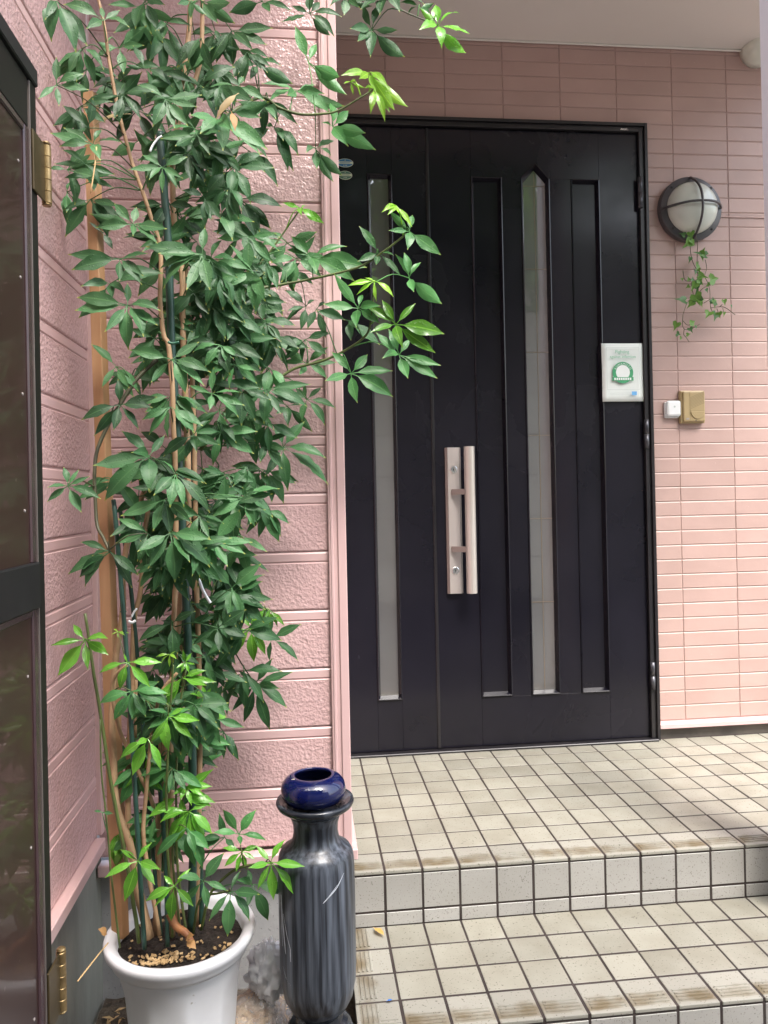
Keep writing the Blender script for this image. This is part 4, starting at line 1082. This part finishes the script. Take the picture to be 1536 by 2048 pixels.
lf(543, 1277, [(603, 1248), (597, 1322), (539, 1323), (528, 1210), (512, 1238)], D_, -.98)
lf(502, 1257, [(455, 1283), (473, 1310), (508, 1324), (531, 1310), (543, 1274), (481, 1230), (528, 1219)], B_, -1.03)
lf(539, 1220, [(540, 1250), (555, 1254), (569, 1251), (530, 1236)], B_, -1.03)
lf(510, 1369, [(545, 1316), (586, 1344), (574, 1416), (540, 1460), (487, 1445), (463, 1423), (477, 1341), (466, 1377), (560, 1378)], D_, -1.02)
lf(427, 1341, [(406, 1290), (465, 1292), (494, 1365), (431, 1420), (382, 1385), (410, 1390)], M_, -1.13)
lf(410, 1395, [(380, 1424), (410, 1448), (454, 1453), (380, 1388), (422, 1376), (405, 1372)], B_, -1.22)
lf(497, 1225, [(509, 1198), (486, 1202), (475, 1224), (505, 1250)], D_, -.99)
lf(436, 1239, [(431, 1304), (462, 1214), (469, 1245), (405, 1280), (450, 1300)], D_, -1.08)
lf(397, 1469, [(419, 1503), (452, 1501), (461, 1490), (385, 1500), (372, 1480)], G_, -1.2)
lf(336, 1414, [(263, 1453), (281, 1482), (313, 1373), (371, 1400), (396, 1457), (306, 1394), (362, 1510)], D_, -1.3)
lf(337, 1432, [(300, 1485), (338, 1502), (385, 1477), (399, 1441), (370, 1415)], B_, -1.33)
lf(295, 1477, [(240, 1517), (265, 1551), (322, 1541), (272, 1490)], B_, -1.34)
lf(338, 1502, [(318, 1571), (338, 1573), (352, 1548), (300, 1550), (372, 1530)], D_, -1.25)
lf(378, 1623, [(315, 1621), (320, 1645), (338, 1687), (352, 1684), (384, 1694), (410, 1676), (424, 1667), (424, 1600)], B_, -1.3)
lf(372, 1574, [(346, 1590), (360, 1601), (383, 1611), (410, 1593), (424, 1573), (398, 1566)], B_, -1.29)
lf(312, 1629, [(252, 1647), (249, 1675), (300, 1688), (290, 1612)], G_, -1.28)
lf(276, 1722, [(241, 1699), (304, 1685), (209, 1756), (249, 1803), (310, 1770), (321, 1739)], B_, -1.36)
lf(349, 1772, [(309, 1814), (343, 1842), (381, 1737), (328, 1751), (387, 1813), (291, 1802)], B_, -1.36)
lf(406, 1762, [(363, 1807), (355, 1757), (449, 1705), (456, 1782), (415, 1817)], M_, -1.34)
lf(461, 1783, [(418, 1842), (455, 1873), (499, 1842), (519, 1789), (481, 1742)], M_, -1.36)
lf(478, 1669, [(425, 1666), (446, 1619), (513, 1619), (533, 1681), (481, 1690)], G_, -1.28)
lf(484, 1703, [(449, 1733), (472, 1744), (492, 1739), (510, 1718), (445, 1696), (516, 1692)], B_, -1.3)
lf(542, 1725, [(497, 1736), (512, 1691), (571, 1679), (609, 1733), (592, 1795), (547, 1800), (515, 1779)], B_, -1.34)
lf(504, 1769, [(536, 1841), (582, 1787), (495, 1738), (495, 1815), (470, 1760)], D_, -1.26)
lf(449, 1675, [(438, 1625), (394, 1696), (470, 1700), (400, 1680)], D_, -1.2)
lf(325, 1700, [(280, 1690), (330, 1740), (300, 1730), (362, 1690)], D_, -1.2)
lf(205, 1625, [(188, 1622), (226, 1627)], D_, -1.36)
lf(744, 59, [(699, 57), (715, 83), (741, 116), (810, 114), (726, 10), (757, 13), (795, 60)], D_, -1.04)
lf(876, 52, [(839, 15), (871, 10), (920, 27), (940, 68), (932, 106), (883, 97), (838, 60)], B_, -1.06)
lf(770, -8, [(720, 20), (800, 25), (850, 10), (760, 30), (700, 5)], M_, -1.03)
lf(840, 15, [(815, 30), (860, 35), (868, 6), (800, 5)], G_, -1.03)
lf(693, -5, [(688, 31), (660, 12), (720, 15), (745, 12)], M_, -1.04)
lf(738, 146, [(682, 151), (718, 158), (778, 178), (789, 220), (816, 214), (752, 185)], N_, -1.08)
lf(748, 178, [(741, 228), (780, 225), (770, 244), (730, 176)], N_, -1.06)
lf(701, 163, [(707, 190), (730, 176), (687, 168), (712, 160)], N_, -1.05)
lf(601, 417, [(566, 405), (583, 416), (603, 431), (631, 440), (648, 447), (612, 412)], B_, -1.03)
lf(441, 431, [(391, 408), (414, 430), (509, 444), (518, 492), (465, 481), (455, 380), (425, 395)], M_, -1.18)
lf(622, 515, [(574, 500), (583, 473), (694, 493), (734, 535), (709, 562), (633, 547)], G_, -1.02)
lf(575, 545, [(527, 535), (627, 569), (560, 575), (600, 525), (590, 590)], D_, -1.0)
lf(612, 613, [(569, 580), (574, 622), (571, 647), (601, 661), (630, 600)], D_, -1.02)
lf(633, 618, [(615, 658), (652, 677), (690, 640), (650, 605)], D_, -1.0)
lf(421, 520, [(378, 573), (436, 599), (400, 565), (475, 556), (445, 480), (470, 520)], D_, -1.2)
lf(521, 602, [(484, 583), (545, 578), (572, 605), (556, 650), (482, 614), (519, 566), (526, 640)], D_, -1.08)
lf(467, 638, [(418, 658), (455, 681), (504, 688), (529, 671), (420, 622), (480, 600)], D_, -1.17)
lf(819, 463, [(777, 461), (778, 421), (815, 500), (882, 510), (825, 430)], G_, -1.1)
lf(792, 411, [(763, 425), (775, 430), (797, 426), (824, 454), (780, 412)], N_, -1.1)
lf(818, 556, [(790, 508), (808, 505), (842, 525), (828, 584), (884, 608)], G_, -1.07)
lf(757, 506, [(715, 523), (718, 452), (788, 511), (802, 552), (752, 530)], G_, -1.06)
lf(749, 562, [(696, 571), (713, 590), (753, 603), (787, 594), (730, 556)], N_, -1.11)
lf(717, 617, [(668, 547), (646, 608), (713, 656), (760, 647), (762, 612), (725, 590)], G_, -1.06)
lf(792, 649, [(732, 612), (764, 600), (831, 607), (741, 665), (806, 696), (889, 668), (871, 706)], B_, -1.1)
lf(798, 710, [(752, 665), (777, 658), (820, 678), (764, 717), (816, 757), (882, 731), (875, 757)], G_, -1.06)
lf(702, 747, [(663, 704), (735, 709), (650, 762), (715, 806), (786, 742), (786, 794)], G_, -1.06)
lf(613, 727, [(563, 726), (566, 692), (656, 694), (674, 725), (598, 750), (654, 757)], M_, -1.0)
lf(614, 799, [(572, 785), (590, 775), (610, 768), (643, 775), (672, 817), (650, 851), (604, 843)], M_, -.98)
lf(697, 641, [(632, 621), (702, 681), (760, 690), (720, 660)], D_, -1.03)
lf(566, 895, [(520, 897), (530, 953), (576, 983), (657, 970), (653, 917), (609, 843), (548, 848)], D_, -1.03)
lf(574, 812, [(543, 796), (604, 811), (552, 828), (576, 853), (625, 864)], D_, -1.0)
lf(423, 787, [(378, 771), (483, 785), (489, 811), (477, 835), (419, 821), (428, 735)], M_, -1.24)
lf(487, 983, [(457, 1015), (503, 963), (546, 1033), (512, 1019), (461, 1037), (530, 995)], D_, -1.13)
lf(520, 1000, [(535, 1060), (510, 1050), (545, 1045), (495, 1045)], D_, -1.08)
lf(460, 860, [(430, 895), (480, 905), (500, 850), (455, 900), (510, 880)], D_, -1.1)
lf(470, 720, [(440, 770), (498, 755), (525, 745), (455, 690), (510, 700)], D_, -1.14)
lf(500, 700, [(485, 745), (530, 740), (545, 690), (470, 700)], D_, -1.12)
lf(440, 690, [(385, 705), (410, 735), (460, 735), (475, 715)], M_, -1.22)
lf(520, 940, [(475, 965), (540, 975), (505, 990), (480, 930)], D_, -1.05)
lf(440, 960, [(400, 990), (450, 1010), (475, 975), (415, 930)], D_, -1.18)
lf(400, 620, [(360, 650), (385, 680), (430, 660), (440, 610)], D_, -1.14)
lf(365, 440, [(330, 480), (375, 500), (410, 470), (395, 415), (340, 410)], D_, -1.15)
lf(520, 470, [(480, 500), (540, 520), (505, 530), (470, 470)], D_, -1.02) if False else None
rr = random.Random(21)
def fill(n, x0, x1, y0, y1, mats, Y0, Y1):
    for _ in range(n):
        x = rr.uniform(x0, x1); y = rr.uniform(y0, y1); s = rr.uniform(56, 84)
        tips = []
        for k in range(rr.randint(5, 8)):
            a = R(90+min(140, max(-140, rr.gauss(0, 68)))); l = s*rr.uniform(.7, 1.1); tips.append((x+l*math.cos(a), y+l*math.sin(a)))
        lf(x, y, tips, rr.choice(mats), rr.uniform(Y0, Y1))
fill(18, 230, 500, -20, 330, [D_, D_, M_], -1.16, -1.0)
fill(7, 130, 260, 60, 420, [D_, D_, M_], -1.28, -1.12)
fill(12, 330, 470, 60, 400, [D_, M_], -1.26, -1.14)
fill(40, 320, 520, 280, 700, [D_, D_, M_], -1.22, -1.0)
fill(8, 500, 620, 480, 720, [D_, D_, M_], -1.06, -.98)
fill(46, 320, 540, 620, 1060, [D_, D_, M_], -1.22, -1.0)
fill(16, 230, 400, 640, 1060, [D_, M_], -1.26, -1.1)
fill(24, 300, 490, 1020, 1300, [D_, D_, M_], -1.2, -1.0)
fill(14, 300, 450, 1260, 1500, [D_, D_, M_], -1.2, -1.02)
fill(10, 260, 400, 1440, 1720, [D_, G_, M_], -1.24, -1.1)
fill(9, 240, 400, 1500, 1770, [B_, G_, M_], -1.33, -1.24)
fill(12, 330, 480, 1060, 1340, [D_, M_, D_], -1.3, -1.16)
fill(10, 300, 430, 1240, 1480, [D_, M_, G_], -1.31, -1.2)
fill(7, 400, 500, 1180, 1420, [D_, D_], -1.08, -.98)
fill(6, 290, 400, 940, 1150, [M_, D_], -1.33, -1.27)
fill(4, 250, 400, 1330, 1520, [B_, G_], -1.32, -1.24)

order = sorted([l for l in LV if l], key=lambda l: -max(math.hypot(t[0]-l[0], t[1]-l[1]) for t in l[2]) * (1.4 if l[3] != D_ else 1))
budget = 285; single = set()
for i, l in enumerate(LV):
    pass
front = []
for l in sorted(LV, key=lambda l: l[4]-(.1 if l[3] in (G_, B_, N_) else 0)):
    if budget-len(l[2]) > 0 and len(l[2]) >= 4: front.append(id(l)); budget -= len(l[2])
front = set(front)
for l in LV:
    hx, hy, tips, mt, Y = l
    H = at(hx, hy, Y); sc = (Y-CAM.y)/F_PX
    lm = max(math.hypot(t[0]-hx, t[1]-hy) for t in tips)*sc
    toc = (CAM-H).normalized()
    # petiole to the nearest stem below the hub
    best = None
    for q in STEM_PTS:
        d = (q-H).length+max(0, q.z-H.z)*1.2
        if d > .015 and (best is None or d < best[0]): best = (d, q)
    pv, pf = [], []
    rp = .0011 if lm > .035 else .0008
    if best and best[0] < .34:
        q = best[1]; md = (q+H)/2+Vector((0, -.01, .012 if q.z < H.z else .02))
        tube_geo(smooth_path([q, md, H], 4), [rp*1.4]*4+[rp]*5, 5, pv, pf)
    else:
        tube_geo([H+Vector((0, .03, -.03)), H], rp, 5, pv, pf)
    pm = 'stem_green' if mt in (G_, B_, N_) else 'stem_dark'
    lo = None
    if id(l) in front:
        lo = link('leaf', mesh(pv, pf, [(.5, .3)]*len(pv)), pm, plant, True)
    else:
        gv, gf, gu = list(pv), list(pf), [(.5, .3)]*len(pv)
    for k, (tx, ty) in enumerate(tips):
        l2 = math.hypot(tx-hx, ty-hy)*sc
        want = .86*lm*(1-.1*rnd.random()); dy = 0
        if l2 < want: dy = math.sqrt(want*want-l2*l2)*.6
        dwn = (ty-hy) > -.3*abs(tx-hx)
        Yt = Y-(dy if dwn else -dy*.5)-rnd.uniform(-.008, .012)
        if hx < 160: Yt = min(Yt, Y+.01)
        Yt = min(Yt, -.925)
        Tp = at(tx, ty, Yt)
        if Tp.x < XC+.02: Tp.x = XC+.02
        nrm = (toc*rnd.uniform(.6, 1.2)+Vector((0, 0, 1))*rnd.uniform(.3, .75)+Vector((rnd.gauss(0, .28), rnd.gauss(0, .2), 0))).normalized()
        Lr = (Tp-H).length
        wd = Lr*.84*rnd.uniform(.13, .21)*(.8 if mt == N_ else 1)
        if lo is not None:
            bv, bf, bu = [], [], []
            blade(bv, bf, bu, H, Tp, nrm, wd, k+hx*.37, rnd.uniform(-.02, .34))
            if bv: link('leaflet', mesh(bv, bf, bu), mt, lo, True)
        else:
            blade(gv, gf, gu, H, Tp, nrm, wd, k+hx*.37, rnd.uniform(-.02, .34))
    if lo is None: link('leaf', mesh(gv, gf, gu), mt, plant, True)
# withered leaves still on the plant
for (hx, hy, tips, Y, mt) in ((262, 228, [(183, 257)], -1.22, 'tan_leaf'), (478, 186, [(432, 240), (440, 232)], -1.28, 'tan_leaf'), (462, 222, [(470, 262)], -1.28, 'dead_leaf'), (214, 1870, [(196, 1858)], -1.40, 'dead_leaf'), (372, 1880, [(392, 1898), (388, 1870)], -1.37, 'dead_leaf')):
    vs, fs, us = [], [], []
    for tx, ty in tips: blade(vs, fs, us, at(hx, hy, Y), at(tx, ty, Y-.02), Vector((.2, -.6, .7)), .008, 3.3, .2)
    o = link('withered_leaf', mesh(vs, fs, us), mt, plant, True)

# ------------------------------------------------------------------ stakes, timber, ties
def stake(pts, r, label, Ys):
    P = [at(x, y, Ys[0]+(Ys[1]-Ys[0])*i/(len(pts)-1)) for i, (x, y) in enumerate(pts)]
    S = smooth_path(P, 8); rad = [r*(1+.05*math.sin(i*2.2)) for i in range(len(S))]
    tag(tube('plant_stake', S, rad, 'stake', None, 10), label, 'stake', 'green plastic stakes in the pot')
stake([(383, 1862), (386, 1575), (373, 1225), (357, 908), (343, 680), (337, 500), (325, 340), (320, 265)], .0086, 'thick green stake, the tallest one, in the middle of the plant', (-1.24, -1.2))
stake([(289, 1898), (270, 1580), (259, 1398), (250, 1265), (232, 1050), (227, 1000)], .0048, 'thin green stake at the front of the pot, second from wooden post', (-1.335, -1.27))
stake([(322, 1870), (296, 1600), (282, 1400), (262, 1180), (240, 1018)], .0044, 'thin green stake close behind the front one', (-1.25, -1.2))
stake([(335, 1893), (330, 1700), (310, 1480), (293, 1372)], .0046, 'short thin green stake at the middle of the soil', (-1.3, -1.2))
stake([(404, 1850), (399, 1690), (393, 1400), (388, 1000), (387, 780)], .0066, 'dark green stake right of the tallest one', (-1.2, -1.12))
Pb = at(241, 1872, -1.235); Pt = at(181, 187, -1.12)
ax = (Pt-Pb); vs = []
for (p, wd) in ((Pb, .0145), (Pt, .0135)):
    for (a, b) in ((-1, -1), (1, -1), (1, 1), (-1, 1)):
        q = Matrix.Rotation(R(-24), 3, 'Z') @ Vector((a*wd, b*wd*.8, 0)); vs.append(p+q)
bm = bmesh.new(); bvv = [bm.verts.new(v) for v in vs]
for f in ((0, 1, 2, 3), (4, 7, 6, 5), (0, 4, 5, 1), (1, 5, 6, 2), (2, 6, 7, 3), (3, 7, 4, 0)): bm.faces.new([bvv[k] for k in f])
bmesh.ops.recalc_face_normals(bm, faces=bm.faces); bmesh.ops.bevel(bm, geom=bm.edges[:], offset=.0016, segments=1, affect='EDGES')
tag(link('timber_stake', bm_mesh(bm), 'timber'), 'square unpainted wooden stake rising along the left corner', 'stake')
def tie(pts, mt, r, label, Y):
    P = [at(x, y, Y) for x, y in pts]; tag(tube('plant_tie', smooth_path(P, 5), r, mt, None, 6), label, 'plant tie', 'ties on the plant')
tie([(390, 1152), (398, 1160), (404, 1176), (412, 1192), (421, 1206)], 'tie_white', .0032, 'thick white twist tie sticking out from the middle stems', -1.29)
tie([(358, 1156), (364, 1161), (371, 1158)], 'tie_white', .0026, 'short white tie looped round the tallest green stake', -1.29)
tie([(257, 1242), (264, 1245), (271, 1241)], 'tie_white', .0028, 'white tie end on a lower pale stem', -1.29)
tie([(263, 1234), (268, 1224), (274, 1217)], 'tie_white', .002, 'white tie tail pointing up, low on the pale stem', -1.29)
tie([(300, 303), (306, 290), (316, 277), (324, 272)], 'tie_white', .0022, 'white tie near the top of the tallest stake', -1.29)
tie([(336, 684), (346, 687), (358, 684)], 'tie_green', .003, 'green tie round the tallest stake at mid height', -1.27)
tie([(241, 1222), (247, 1225), (252, 1222)], 'tie_green', .0022, 'small dark green tie on the pale stem by the timber', -1.27)
tag(tube('dry_stalk', smooth_path([at(155, 1963, -1.48), at(190, 1918, -1.42), at(216, 1886, -1.36)], 3), .0014, 'straw', None, 6), 'dry straw stalk leaning over the rim of the pot', 'stalk')
tag(tube('dry_stalk', smooth_path([at(193, 294, -1.36), at(190, 330, -1.37), at(181, 386, -1.38)], 3), .0013, 'straw', None, 6), 'dry straw stalk hanging in the leaves before the timber', 'stalk')
# fallen bits on the steps
def fallen(name, x, y, z, L, wd, ang, mt, label, cat, droop=.1):
    vs, fs, us = [], [], []; d = Vector((math.cos(ang), math.sin(ang), .05)); c = Vector((x, y, z+.004))
    blade(vs, fs, us, c-d*L/2, c+d*L/2, Vector((0, .2, 1)), wd, 1.7, droop); tag(link(name, mesh(vs, fs, us), mt, None, True), label, cat)
def floor(px, py, z):
    d = fw+rt*((px-768)/F_PX)-up*((py-CY_PX)/F_PX); return CAM+d*((z-CAM.z)/d.z)
q = floor(757, 1868, LZ); fallen('fallen_leaf', q.x, q.y, LZ+.003, .052, .009, R(-62), 'yellow_leaf', 'yellow fallen leaf on the lower step by the riser', 'leaf')
q = floor(779, 2006, LZ); fallen('blue_fragment', q.x, q.y, LZ+.002, .014, .004, R(10), 'blue_chip', 'tiny blue fragment on the corner tile of the lower step', 'fragment', .02)
q = floor(702, 2020, GZ+.02); fallen('fallen_leaf', -.097, -1.38, GZ+.06, .05, .012, R(70), 'dead_leaf', 'brown fallen leaf between the urn and the lower step', 'leaf')
fallen('fallen_leaf', -.36, -1.02, GZ+.04, .05, .014, R(20), 'yellow_leaf', 'tan fallen leaf on the ground behind the plastic bag', 'leaf')
vs, fs = [], []
for i in range(420):
    x, y = rnd.uniform(-.7, -.11), rnd.uniform(-1.6, -.93); s = rnd.uniform(.006, .018); z = GZ+.02+rnd.uniform(0, .012); b = len(vs)
    q = Matrix.Rotation(rnd.uniform(0, 6), 3, 'Z') @ Matrix.Rotation(rnd.uniform(-.5, .5), 3, 'X')
    vs += [Vector((x, y, z))+q @ Vector(v) for v in ((-s, 0, 0), (0, -s*.35, .002), (s, 0, 0), (0, s*.35, .002))]; fs.append((b, b+1, b+2, b+3))
lt = link('leaf_litter', mesh(vs, fs), 'chip'); lt['kind'] = 'stuff'; tag(lt, 'brown leaf litter and bark chips on the ground behind the pot', 'litter')
